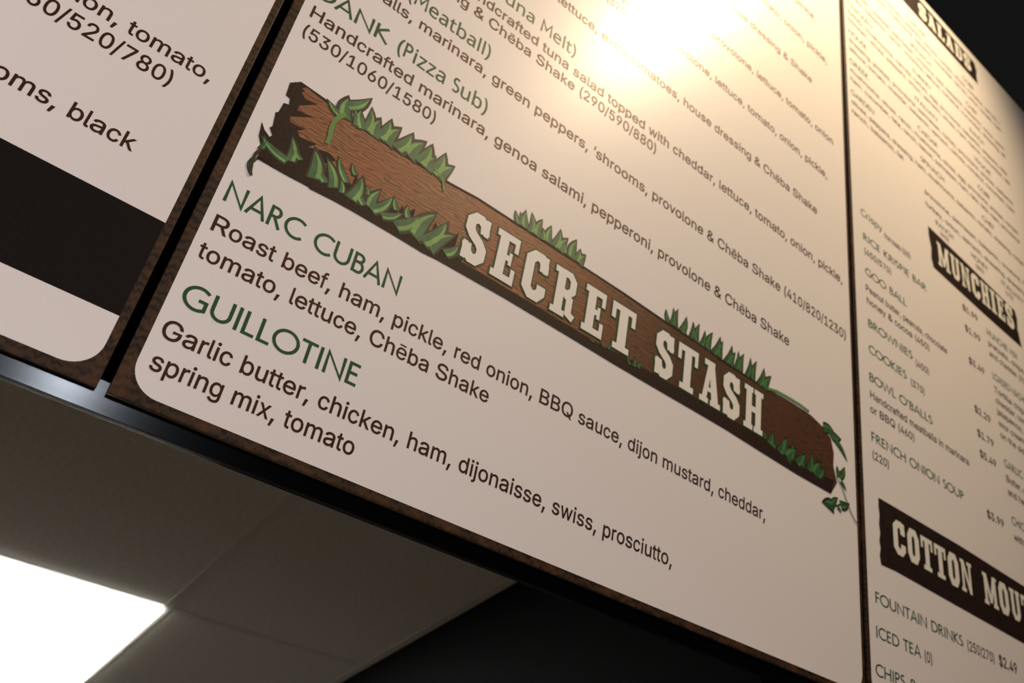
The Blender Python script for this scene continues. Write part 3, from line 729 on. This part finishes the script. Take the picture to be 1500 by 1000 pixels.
# middle board
TB = b2
text("NARC CUBAN", 'gill', 0.1290, -0.6630, 0.0475, HD, TB, u1=0.4130)
text("Roast beef, ham, pickle, red onion, BBQ sauce, dijon mustard, cheddar,", 'hel', 0.1293, -0.6132, HS, TX, TB)
text("tomato, lettuce, Chēba Shake", 'hel', 0.1305, -0.5678, HS, TX, TB)
text("GUILLOTINE", 'gill', 0.1335, -0.4960, 0.0475, HD, TB, u1=0.3925)
text("Garlic butter, chicken, ham, dijonaisse, swiss, prosciutto,", 'hel', 0.1285, -0.4458, HS, TX, TB)
text("spring mix, tomato", 'hel', 0.1325, -0.4020, HS, TX, TB, u1=0.4155)
text("DANK", 'gill', 0.1275, -1.0930, 0.0475, HD, TB, u1=0.2665)
text("(Pizza Sub)", 'gill', 0.2825, -1.0945, 0.0475, HD, TB, u1=0.4755)
text("Handcrafted marinara, genoa salami, pepperoni, provolone & Chēba Shake", 'hel', 0.1325, -1.0461, 0.0362, TX, TB)
text("(530/1060/1580)", 'hel', 0.1325, -1.0025, 0.0350, TX, TB)
text("(Meatball)", 'gill', 0.2700, -1.2205, 0.0475, HD, TB, u1=0.4530)
text("Meatballs, marinara, green peppers, ‘shrooms, provolone & Chēba Shake (410/820/1230)", 'hel', 0.1300, -1.1755, 0.0361, TX, TB)
text("(Tuna Melt)", 'gill', 0.4150, -1.3862, 0.0475, HD, TB, u1=0.6370)
text("Handcrafted tuna salad topped with cheddar, lettuce, tomato, onion, pickle,", 'hel', 0.3480, -1.3385, 0.0364, TX, TB)
text("house dressing & Chēba Shake (290/590/880)", 'hel', 0.1380, -1.2975, 0.0364, TX, TB)
text("Hummus, cucumber, lettuce, extra tomatoes, house dressing & Chēba Shake", 'hel', 0.5534 - 0.0358 * 9.17, -1.4990, 0.0358, TX, TB)
text("Bacon, lettuce, cheddar, house dressing (320/640/960)", 'hel', 0.1300, -1.6180, 0.0350, TX, TB, u1=0.8760)
text("Turkey, ham, bacon, avocado, provolone, lettuce, tomato, onion, pickle,", 'hel', 0.8627 - 0.0350 * 13.46, -1.6540, 0.0350, TX, TB)
text("Chēba Shake & house dressing, ranch, mustard (360/720/1080)", 'hel', 0.1300, -1.7755, 0.0350, TX, TB, u1=0.9950)
text("Handcrafted roast beef, turkey, cheddar, provolone, lettuce, tomato, onion", 'hel', 1.0489 - 0.0349 * 18.9, -1.8020, 0.0349, TX, TB)
text("Chicken, bacon, ranch, avocado, lettuce, tomato, house dressing & Shake", 'hel', 0.30, -1.9720, 0.0350, TX, TB, u1=1.4340)
text("Smoked ham, salami, pepperoni, provolone, lettuce, tomato, onion, pickle,", 'hel', 0.35, -2.1165, 0.0350, TX, TB, u1=1.5110)
text("Roast beef, turkey, bacon, provolone, lettuce, tomato, onion & pickle", 'hel', 0.35, -2.2618, 0.0350, TX, TB, u1=1.4480)
text("Turkey, bacon, swiss, tomato, lettuce, ranch, red onion, pickle", 'hel', 0.35, -2.4000, 0.0350, TX, TB, u1=1.5000)
# right board
TR = b3
SS = 0.0335
def head(s, u, v, u1, size=SS):
    return text(s, 'gill', u, v, size, HD, TR, u1=u1)
def sub(s, u, v, u1, size=0.0285, m=None):
    return text(s, 'hel', u, v, size, m or TX, TR, u1=u1)
head("CHIPS & DIP", 1.6240, -0.4140, 1.850)
head("ICED TEA", 1.6310, -0.4905, 1.8000)
sub("(0)", 1.8110, -0.4890, 1.8460, 0.031)
head("FOUNTAIN DRINKS", 1.6340, -0.5625, 1.9850)
sub("(250/270)", 1.9990, -0.5610, 2.1260, 0.031)
text("$2.49", 'hel', 2.1430, -0.5615, 0.034, TX, TR, u1=2.2320, fat=22)
head("FRENCH ONION SOUP", 1.6480, -0.9440, 2.0580)
sub("(220)", 1.6480, -0.8990, 1.7200)
head("BOWL O'BALLS", 1.6510, -1.1070, 1.9350)
sub("Handcrafted meatballs in marinara", 1.6510, -1.0600, 2.1050)
sub("or BBQ (460)", 1.6490, -1.0200, 1.8420)
head("COOKIES", 1.6550, -1.1900, 1.8250)
sub("(370)", 1.8400, -1.1830, 1.9100)
head("BROWNIES", 1.6570, -1.2680, 1.8620)
sub("(450)", 1.8720, -1.2580, 1.9400)
head("GOO BALL", 1.6560, -1.4320, 1.8520)
sub("Peanut butter, peanuts, chocolate", 1.6540, -1.3790, 2.0490)
sub("honey & cocoa (450)", 1.6560, -1.3400, 1.9540)
head("RICE KRISPIE BAR", 1.6530, -1.5470, 1.9660)
sub("(450/570)", 1.6550, -1.5010, 1.7860)
head("Crispy", 1.6480, -1.6310, 1.7520)
sub("rice treats (300)", 1.7600, -1.6200, 1.8940)
for vv, s in ((-1.600, "$1.99"), (-1.525, "$1.99"), (-1.4120, "$3.49"), (-1.2530, "$2.29"), (-1.1775, "$1.79"), (-1.1150, "$5.49"), (-0.9410, "$3.99")):
    text(s, 'hel', 2.1700, vv, 0.0300, TX, TR, u1=2.2600, fat=20)
# second column, partly out of the picture
for vv, s, hd_ in ((-1.580, "MUNCHIE MIX", 1), (-1.5430, "pretzels, chips, nuts", 0), (-1.5050, "and cheddar (510)", 0), (-1.4250, "LOADED NACHOS", 1), (-1.3800, "Tortilla chips, melted", 0),
                   (-1.3430, "cheddar, tomato, onion", 0), (-1.3060, "jalapenos, black olives", 0), (-1.2680, "sour cream and salsa", 0), (-1.2300, "on the side (980)", 0), (-1.1400, "GARLIC BREAD", 1), (-1.0950, "Butter, parmesan", 0), (-1.0550, "and herbs (640)", 0), (-0.9700, "CHICKEN SOUP", 1), (-0.9250, "with crackers (210)", 0)):
    w_ = 0.0165 * len(s)
    (head if hd_ else sub)(s, 2.3060, vv, 2.3060 + w_ * (1.05 if hd_ else 0.88))
# upper list, three columns of salads and dressings
rnd = random.Random(3)
words = "romaine spinach tomato onion olives cheddar bacon ranch cucumber carrots croutons peppers provolone turkey chicken ham egg feta balsamic dressing mushrooms lettuce parmesan pickles".split()
names = ["GARDEN", "SPINACH", "CHEF", "GREEK", "CAESAR", "COBB", "HOUSE", "ITALIAN", "VEGGIE", "CHICKEN", "TURKEY", "RANCH"]
def ingredients(n):
    s = ''
    while len(s) < n:
        s += (', ' if s else '') + rnd.choice(words)
    return s[:n].rstrip(', ')
k = 0
vv = -2.0110
while vv > -2.84:
    for line in range(3):
        v_ = vv - 0.0400 * line
        if line < 2:
            n_ = 20 if (line == 0 and vv > -2.02) else 76
            s = ingredients(n_)
            sub(s, 1.6270, v_, 1.6270 + 0.0136 * len(s), 0.027)
        else:
            for c_ in range(3):
                s = names[k % 12]
                k += 1
                head(s, 1.6260 + 0.20 * c_ * 1.9, v_, 1.6260 + 0.38 * c_ + 0.0205 * len(s), 0.031)
    vv -= 0.1400
for v_, s in ((-1.905, 44), (-1.955, 42)):
    t_ = ingredients(s)
    sub(t_, 2.0100, v_, 2.0100 + 0.0150 * len(t_), 0.027)
for u_, v_, s, p_ in ((2.06, -1.860, "RANCH", "(90)"), (2.27, -1.860, "HONEY", "(80)"), (2.46, -1.860, "ITALIAN", "(70)")):
    head(s, u_, v_, u_ + 0.021 * len(s), 0.029)
    sub(p_, u_ + 0.02, v_ + 0.030, u_ + 0.075, 0.024)


# ------------------------------------------------------------------ wooden signs printed on the right board
def sign(poly, letters, base, cap, name='wooden_sign'):
    F = Flat()
    F.poly([poly])
    o = F.build(name, 0.0008, M['darkwood'], TR, TR)
    slab_text(letters, base, cap, TR, o, 0.0012, 0.022, M['glow'], 'letter_edge')
    slab_text(letters, base, cap, TR, o, 0.0015, 0.0, M['cream'], 'sign_letter')
    return o


def spread(s, u0, u1, gap=0.010, space=0.05):
    tot = sum(SLAB[c][0] for c in s if c != ' ')
    n = len(s) - 1
    avail = (u1 - u0) - gap * (n - 2 * s.count(' ')) - space * s.count(' ')
    k = avail / tot
    out, u = [], u0
    for i, c in enumerate(s):
        if c == ' ':
            u += space - gap
            continue
        out.append((c, u, SLAB[c][0] * k))
        u += SLAB[c][0] * k + gap
    return out


sign([(1.6660, -0.808), (2.02, -0.811), (2.47, -0.803), (2.475, -0.770), (2.466, -0.735), (2.472, -0.690), (2.460, -0.652), (2.30, -0.648), (1.95, -0.652), (1.72, -0.655), (1.6640, -0.652), (1.6600, -0.672), (1.6650, -0.690), (1.6610, -0.705), (1.6660, -0.724), (1.6630, -0.745), (1.6670, -0.768), (1.6640, -0.786)],
     spread("COTTON MOUTH", 1.7170, 2.405, 0.0085, 0.052), -0.6990, 0.0780)
sign([(2.0110, -1.821), (2.20, -1.812), (2.5300, -1.790), (2.538, -1.760), (2.530, -1.72), (2.5400, -1.650), (2.30, -1.655), (2.0200, -1.668), (2.0120, -1.70), (2.0180, -1.74), (2.0100, -1.78)],
     spread("MUNCHIES", 2.0520, 2.5080, 0.0085), -1.6980, 0.0900)
sign([(1.9400, -3.008), (2.20, -3.004), (2.5120, -2.990), (2.522, -2.95), (2.514, -2.91), (2.5170, -2.868), (2.20, -2.874), (1.9450, -2.880), (1.938, -2.94)],
     spread("SALADS", 2.1000, 2.4750, 0.0085), -2.9000, 0.0800)

# ------------------------------------------------------------------ the log sign on the middle board
ART = {'log': [(0.1638, -0.9178), (0.2104, -0.9156), (0.255, -0.9128), (0.3247, -0.9075), (0.3876, -0.9084), (0.4448, -0.9103), (0.5004, -0.9155), (0.7353, -0.9144), (0.8473, -0.9135), (0.9695, -0.9095), (1.0456, -0.91), (1.1499, -0.9042), (1.2677, -0.9047), (1.3336, -0.9084), (1.4194, -0.9078), (1.4634, -0.8968), (1.4899, -0.881), (1.4997, -0.8492), (1.4969, -0.8188), (1.509, -0.7831), (1.486, -0.749), (1.3682, -0.7483), (1.2572, -0.7513), (1.145, -0.7553), (1.0395, -0.7555), (0.9401, -0.7552), (0.8462, -0.7554), (0.7411, -0.7573), (0.5926, -0.7591), (0.4581, -0.7569), (0.4302, -0.7545), (0.3692, -0.7558), (0.3041, -0.7557), (0.2696, -0.7546), (0.2332, -0.7517), (0.2302, -0.7536), (0.1904, -0.7515), (0.149, -0.7513), (0.1503, -0.7699), (0.1397, -0.788), (0.136, -0.8129), (0.1433, -0.803), (0.1537, -0.7965), (0.1562, -0.8013), (0.1485, -0.8111), (0.1516, -0.8163), (0.1476, -0.8416), (0.151, -0.8443), (0.1528, -0.8649), (0.1604, -0.8675), (0.1582, -0.8779), (0.151, -0.8799), (0.1494, -0.9014), (0.1554, -0.9118)],
 'rim': [(0.15, -0.9028), (0.1642, -0.9164), (0.211, -0.9138), (0.2556, -0.911), (0.3252, -0.9057), (0.3881, -0.9066), (0.4453, -0.9083), (0.5008, -0.9135), (0.7356, -0.9124), (0.8476, -0.9115), (0.9697, -0.9074), (1.0459, -0.9072), (1.15, -0.9013), (1.2678, -0.903)],
 'strip': [(0.1504, -0.7562), (0.1918, -0.7663), (0.2409, -0.7689), (0.2989, -0.7723), (0.3638, -0.7744), (0.4242, -0.776), (0.4781, -0.7824), (0.4746, -0.7791), (0.5477, -0.78), (0.6291, -0.7795), (0.7149, -0.779), (0.8056, -0.7785), (0.9006, -0.7855), (0.8792, -0.782), (0.9692, -0.7836), (1.1067, -0.7857), (1.2559, -0.7852), (1.368, -0.7842), (1.4695, -0.7821), (1.4985, -0.7848), (1.486, -0.749), (1.3682, -0.7483), (1.2572, -0.7513), (1.145, -0.7553), (1.0395, -0.7555), (0.9401, -0.7552), (0.8462, -0.7554), (0.7411, -0.7573), (0.5926, -0.7591), (0.4581, -0.7569), (0.4302, -0.7545), (0.3692, -0.7558), (0.3041, -0.7557), (0.2696, -0.7546), (0.2332, -0.7517), (0.2302, -0.7536), (0.1904, -0.7515), (0.149, -0.7513)],
 'end': [(0.1554, -0.9118), (0.1657, -0.9172), (0.1769, -0.9099), (0.17, -0.9015), (0.1786, -0.8944), (0.199, -0.8984), (0.1747, -0.8773), (0.1741, -0.8668), (0.2014, -0.8731), (0.1684, -0.849), (0.1714, -0.8403), (0.1945, -0.8421), (0.1856, -0.8332), (0.1922, -0.8256), (0.219, -0.8302), (0.2081, -0.8167), (0.2386, -0.8288), (0.2544, -0.8235), (0.2268, -0.7912), (0.1913, -0.7679), (0.17, -0.7546), (0.1501, -0.7528), (0.1503, -0.7699), (0.1397, -0.788), (0.136, -0.8129), (0.1433, -0.803), (0.1537, -0.7965), (0.1562, -0.8013), (0.1485, -0.8111), (0.1516, -0.8163), (0.1476, -0.8416), (0.151, -0.8443), (0.1528, -0.8649), (0.1604, -0.8675), (0.1582, -0.8779), (0.151, -0.8799), (0.1494, -0.9014)],
 'streaks': [[(0.1687, -0.9085), (0.1735, -0.9147), (0.2067, -0.9104), (0.1963, -0.9043), (0.179, -0.9036)], [(0.1743, -0.8713), (0.1805, -0.8784), (0.2145, -0.8812), (0.2031, -0.8732), (0.1873, -0.8686)], [(0.1688, -0.8477), (0.1753, -0.8536), (0.2068, -0.8515), (0.1953, -0.8448), (0.1787, -0.8435)]],
 'lower': [(0.1891, -0.7743, 0.1443, -0.7895, 0.0133, -0.08), (0.193, -0.7771, 0.1829, -0.8165, 0.0141, 0.1), (0.2058, -0.7884, 0.1848, -0.8138, 0.0077, -0.08), (0.2333, -0.7716, 0.2193, -0.8188, 0.0204, 0.1), (0.2507, -0.7757, 0.2306, -0.8002, 0.0119, -0.08), (0.2646, -0.7753, 0.241, -0.8159, 0.0158, 0.1), (0.2807, -0.7965, 0.2571, -0.8317, 0.0105, -0.08), (0.2787, -0.7748, 0.271, -0.7959, 0.0086, 0.1), (0.2902, -0.8176, 0.2798, -0.8334, 0.0079, -0.08), (0.2949, -0.7737, 0.3002, -0.8204, 0.0191, 0.1), (0.3173, -0.7765, 0.3011, -0.7941, 0.0107, -0.08), (0.3166, -0.7965, 0.3113, -0.8115, 0.0071, 0.1), (0.3259, -0.7781, 0.3344, -0.8169, 0.0155, -0.08), (0.3301, -0.7761, 0.3563, -0.8191, 0.0157, 0.1), (0.3693, -0.8006, 0.36, -0.8195, 0.0097, -0.08), (0.3483, -0.7766, 0.3788, -0.8006, 0.0124, 0.1), (0.3909, -0.7982, 0.3849, -0.8194, 0.0103, -0.08), (0.3754, -0.773, 0.408, -0.8135, 0.0201, 0.1), (0.4093, -0.7741, 0.434, -0.8346, 0.0236, -0.08), (0.4252, -0.7726, 0.4569, -0.8323, 0.0221, 0.1), (0.4397, -0.7693, 0.4754, -0.8164, 0.0202, -0.08), (0.4676, -0.7761, 0.4871, -0.8026, 0.0143, 0.1)],
 'shade': [(0.18, -0.7537, 0.1778, -0.7981, 0.021, -0.08), (0.1882, -0.7543, 0.1835, -0.8067, 0.0219, 0.1), (0.1964, -0.755, 0.1954, -0.7823, 0.0222, -0.08), (0.2047, -0.7556, 0.2052, -0.8029, 0.0158, 0.1), (0.2131, -0.7563, 0.2054, -0.7922, 0.0183, -0.08), (0.2215, -0.7569, 0.2096, -0.7931, 0.0153, 0.1), (0.23, -0.7576, 0.2342, -0.7964, 0.0217, -0.08), (0.2385, -0.7583, 0.242, -0.793, 0.0164, 0.1), (0.2471, -0.759, 0.2367, -0.7978, 0.0141, -0.08), (0.2558, -0.7596, 0.2447, -0.8059, 0.0159, 0.1), (0.2645, -0.7603, 0.263, -0.817, 0.0176, -0.08), (0.2733, -0.761, 0.2668, -0.8136, 0.0203, 0.1), (0.2821, -0.7617, 0.2883, -0.7998, 0.0217, -0.08), (0.291, -0.7624, 0.2906, -0.8196, 0.0179, 0.1), (0.3, -0.7631, 0.2927, -0.7968, 0.0156, -0.08), (0.309, -0.7638, 0.3063, -0.7916, 0.0199, 0.1), (0.3181, -0.7645, 0.3222, -0.7951, 0.0188, -0.08), (0.3273, -0.7652, 0.3327, -0.8016, 0.0202, 0.1), (0.3365, -0.766, 0.3363, -0.7987, 0.0214, -0.08), (0.3458, -0.7667, 0.356, -0.7994, 0.0167, 0.1), (0.3552, -0.7674, 0.3587, -0.8145, 0.0161, -0.08), (0.3646, -0.7682, 0.3597, -0.8107, 0.02, 0.1), (0.3741, -0.7689, 0.3688, -0.7903, 0.016, -0.08), (0.3837, -0.7697, 0.3749, -0.8144, 0.021, 0.1), (0.3933, -0.7704, 0.3982, -0.8236, 0.0194, -0.08), (0.403, -0.7712, 0.4043, -0.8063, 0.0228, 0.1), (0.4128, -0.7719, 0.4199, -0.8041, 0.0241, -0.08), (0.4227, -0.7727, 0.412, -0.814, 0.0224, 0.1), (0.4326, -0.7735, 0.4325, -0.8007, 0.0212, -0.08), (0.4426, -0.7743, 0.4374, -0.8209, 0.0234, 0.1), (0.4527, -0.7751, 0.4495, -0.8128, 0.0183, -0.08), (0.4628, -0.7759, 0.4576, -0.8023, 0.0163, 0.1), (0.4731, -0.7767, 0.4826, -0.8265, 0.0187, -0.08), (0.4834, -0.7775, 0.4968, -0.8121, 0.0231, 0.1)],
 'upper1': [(0.2438, -0.9041, 0.2382, -0.9426, 0.0205, -0.08), (0.2396, -0.9277, 0.2699, -0.9682, 0.0167, 0.1), (0.2374, -0.9035, 0.2107, -0.9168, 0.0114, -0.08), (0.2648, -0.9039, 0.2529, -0.9315, 0.0123, 0.1), (0.2758, -0.9043, 0.2624, -0.9368, 0.0156, -0.08), (0.2809, -0.9059, 0.2778, -0.9512, 0.0155, 0.1), (0.2965, -0.9043, 0.2973, -0.9412, 0.0193, -0.08), (0.3048, -0.9084, 0.3134, -0.9524, 0.0191, 0.1), (0.3185, -0.9074, 0.3332, -0.9481, 0.0203, -0.08), (0.3377, -0.9082, 0.3543, -0.9526, 0.0214, 0.1), (0.3609, -0.9095, 0.3804, -0.9522, 0.0226, -0.08), (0.3807, -0.9102, 0.3925, -0.9547, 0.0223, 0.1), (0.3956, -0.9074, 0.4045, -0.9366, 0.0198, -0.08), (0.4079, -0.9071, 0.4197, -0.9546, 0.0222, 0.1), (0.4208, -0.9049, 0.441, -0.9411, 0.0199, -0.08)],
 'upper2': [(0.5908, -0.916, 0.5787, -0.9358, 0.0098, -0.08), (0.5951, -0.9162, 0.5879, -0.9389, 0.0094, 0.1), (0.6048, -0.9151, 0.5988, -0.9491, 0.0127, -0.08), (0.6172, -0.9143, 0.6114, -0.952, 0.0128, 0.1), (0.6305, -0.9141, 0.6354, -0.9508, 0.0154, -0.08), (0.6438, -0.9138, 0.6407, -0.9357, 0.0113, 0.1), (0.6569, -0.9154, 0.6575, -0.9508, 0.0139, -0.08), (0.6705, -0.9152, 0.6773, -0.9554, 0.0158, 0.1), (0.6842, -0.9149, 0.6966, -0.9467, 0.016, -0.08), (0.6956, -0.9153, 0.6898, -0.9336, 0.0095, 0.1), (0.7119, -0.9143, 0.7171, -0.955, 0.017, -0.08), (0.7235, -0.9148, 0.728, -0.9417, 0.014, 0.1), (0.7316, -0.9139, 0.7417, -0.9367, 0.0154, -0.08)],
 'upper3': [(0.9673, -0.9098, 0.9582, -0.9344, 0.0096, -0.08), (0.9763, -0.91, 0.9762, -0.9477, 0.0108, 0.1), (0.9867, -0.9098, 0.9899, -0.9517, 0.0111, -0.08), (1.0023, -0.9082, 1.0133, -0.9466, 0.0127, 0.1), (1.0151, -0.9074, 1.0064, -0.9301, 0.0085, -0.08), (1.0308, -0.9075, 1.0336, -0.9457, 0.0113, 0.1), (1.0473, -0.9073, 1.0528, -0.95, 0.0115, -0.08), (1.0619, -0.9061, 1.0683, -0.9422, 0.0114, 0.1), (1.0802, -0.9061, 1.0915, -0.9484, 0.0141, -0.08), (1.0987, -0.9056, 1.1139, -0.951, 0.0146, 0.1), (1.1173, -0.905, 1.1243, -0.9444, 0.0121, -0.08), (1.1362, -0.9039, 1.1508, -0.949, 0.013, 0.1), (1.1514, -0.9038, 1.1632, -0.9373, 0.0122, -0.08), (1.1668, -0.9031, 1.172, -0.9459, 0.0116, 0.1), (1.1822, -0.903, 1.1899, -0.9477, 0.0119, -0.08), (1.2017, -0.9024, 1.2105, -0.9489, 0.012, 0.1), (1.2214, -0.9023, 1.2313, -0.9501, 0.0122, -0.08), (1.2413, -0.9006, 1.2542, -0.9443, 0.0146, 0.1), (1.259, -0.8995, 1.2782, -0.9354, 0.0154, -0.08)],
 'small': [(0.8818, -0.7729, 0.8731, -0.7895, 0.0059, -0.08), (0.8899, -0.7737, 0.8902, -0.7938, 0.0068, 0.1), (0.9022, -0.7756, 0.9099, -0.7893, 0.0078, -0.08), (0.896, -0.7746, 0.8863, -0.7855, 0.0045, 0.1), (0.8198, -0.7776, 0.8047, -0.784, 0.0043, -0.08), (0.8244, -0.7783, 0.8295, -0.7906, 0.0057, 0.1), (0.7922, -0.7756, 0.7779, -0.7782, 0.0037, -0.08)],
 'right': [(1.2676, -0.7873, 1.2593, -0.8004, 0.0098, -0.08), (1.2796, -0.7802, 1.2866, -0.8093, 0.0162, 0.1), (1.2992, -0.7828, 1.2753, -0.7906, 0.0132, -0.08), (1.3114, -0.7751, 1.3268, -0.8123, 0.0179, 0.1), (1.3274, -0.7761, 1.3349, -0.8157, 0.0159, -0.08), (1.3476, -0.7749, 1.353, -0.8119, 0.0138, 0.1), (1.3355, -0.7722, 1.3679, -0.8011, 0.0231, -0.08), (1.3681, -0.7731, 1.3888, -0.8011, 0.0186, 0.1), (1.3887, -0.7729, 1.3972, -0.8045, 0.0128, -0.08), (1.4096, -0.7728, 1.4184, -0.8161, 0.0162, 0.1), (1.4281, -0.7717, 1.4484, -0.8052, 0.0201, -0.08), (1.4392, -0.7743, 1.4612, -0.7977, 0.0178, 0.1)],
 'vines': [(1.4634, -0.8968, 1.4977, -0.8994, 0.0192, -0.08), (1.4947, -0.8921, 1.5222, -0.8946, 0.0181, 0.1), (1.508, -0.8826, 1.546, -0.8502, 0.011, -0.08), (1.499, -0.8848, 1.4767, -0.8935, 0.0086, 0.1), (1.5186, -0.8012, 1.5104, -0.8212, 0.0105, -0.08), (1.5186, -0.8012, 1.535, -0.828, 0.0146, 0.1), (1.5227, -0.7913, 1.54, -0.7778, 0.0076, -0.08), (1.4938, -0.7214, 1.4595, -0.7198, 0.02, 0.1), (1.4895, -0.7242, 1.5077, -0.7459, 0.0134, -0.08), (1.5205, -0.7366, 1.5477, -0.7494, 0.0158, 0.1), (1.5096, -0.7271, 1.5198, -0.7197, 0.0065, -0.08), (0.149, -0.769, 0.1455, -0.7924, 0.0071, 0.18), (0.1478, -0.7504, 0.1515, -0.7202, 0.0055, 0.18)],
 'stems': [([(0.2442, -0.912), (0.2354, -0.8997), (0.2306, -0.8863), (0.2306, -0.8697), (0.2331, -0.8544), (0.2328, -0.8413)], 0.0075), ([(0.1499, -0.7709), (0.1456, -0.7566), (0.1452, -0.7427), (0.1482, -0.7275), (0.1514, -0.7205)], 0.0048), ([(1.2677, -0.9041), (1.3002, -0.9121), (1.3335, -0.9143), (1.376, -0.9156), (1.4107, -0.913)], 0.006), ([(1.5051, -0.7989), (1.5266, -0.7784), (1.5432, -0.7506), (1.5558, -0.7327), (1.5686, -0.7205), (1.5834, -0.7118)], 0.003), ([(1.5297, -0.7456), (1.5071, -0.7306), (1.4852, -0.7238)], 0.004), ([(0.4097, -0.9174), (0.4292, -0.9062), (0.4364, -0.8865)], 0.004)]}
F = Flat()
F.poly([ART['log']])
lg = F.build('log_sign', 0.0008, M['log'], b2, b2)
F = Flat()
F.poly([ART['strip']])
F.build('log_underside', 0.0011, M['logdark'], lg, b2)
F = Flat()
F.poly([ART['end']])
F.build('broken_log_end', 0.0011, M['logdark'], lg, b2)
F = Flat()
for s in ART['streaks']:
    F.poly([s])
F.build('log_streaks', 0.00125, M['loglight'], lg, b2)
F = Flat()
F.strokes(ART['rim'], 0.0045)
F.build('log_rim', 0.0012, M['logdark'], lg, b2)
LET = [('S', 0.4905, .0490), ('E', 0.5535, .0505), ('C', 0.6180, .0520), ('R', 0.6840, .0560), ('E', 0.7570, .0520), ('T', 0.8230, .0600),
       ('S', 0.9390, .0500), ('T', 1.0000, .0560), ('A', 1.0650, .0600), ('S', 1.1310, .0520), ('H', 1.1960, .0590)]
slab_text(LET, -0.7870, 0.0965, b2, lg, 0.0013, 0.035, M['glow'], 'letter_edge')
slab_text(LET, -0.7870, 0.0965, b2, lg, 0.0022, 0.0, M['cream'], 'sign_letter')
F = Flat()
sh = []
for a_, b_, c_, d_, wd, bd in ART['shade']:
    q = leaf_pts((a_, b_), (c_, d_), wd, bd)
    sh.append(q if area(q) > 0 else q[::-1])
V, T = fill(sh)
F.add(V, [(a, c, b) for a, b, c in T])
F.build('grass_shade', 0.00118, M['logdark'], lg, b2)
for key, nm in (('lower', 'grass_blade'), ('upper1', 'grass_blade'), ('upper2', 'grass_blade'), ('upper3', 'grass_blade'), ('small', 'grass_blade'), ('right', 'grass_blade'), ('vines', 'vine_leaf')):
    for i, (a_, c_, b_, d_, wd, bd) in enumerate(ART[key]):
        # dark rim, green blade, light half: three inks on one blade
        b0, t0 = (a_, c_), (b_, d_)
        bv, tv = Vector(b0), Vector(t0)
        dn = (tv - bv).normalized()
        F = Flat()
        mi = []
        dz = (i % 3) * 0.00005
        for pts, mat_i, z in ((leaf_pts(bv - dn * wd * 0.08, tv + dn * wd * 0.38, wd * 1.42, bd), 0, dz * 0.5),
                              (leaf_pts(b0, t0, wd, bd), 1, 0.00022 + dz), (half_leaf(b0, t0, wd, bd, 1 if i % 2 else -1), 2, 0.0004 + dz)):
            n0 = len(F.f)
            F.poly([pts], z=z)
            mi += [mat_i] * (len(F.f) - n0)
        o = F.build(nm, 0.0014, M['leafdark'], lg, b2)
        deep = key in ('upper3', 'small', 'right', 'vines')
        o.data.materials.append(M['leafdeep' if deep else 'leaf'])
        o.data.materials.append(M['leafdeeplight' if deep else 'leaflight'])
        o.data.polygons.foreach_set('material_index', mi)
for si, (path, wd) in enumerate(ART['stems']):
    F = Flat()
    F.strokes(path, wd)
    F.build('vine_stem', 0.0021, M['leafdark' if si == 1 else 'leafdeep' if si in (3, 4) else 'vine'], lg, b2)
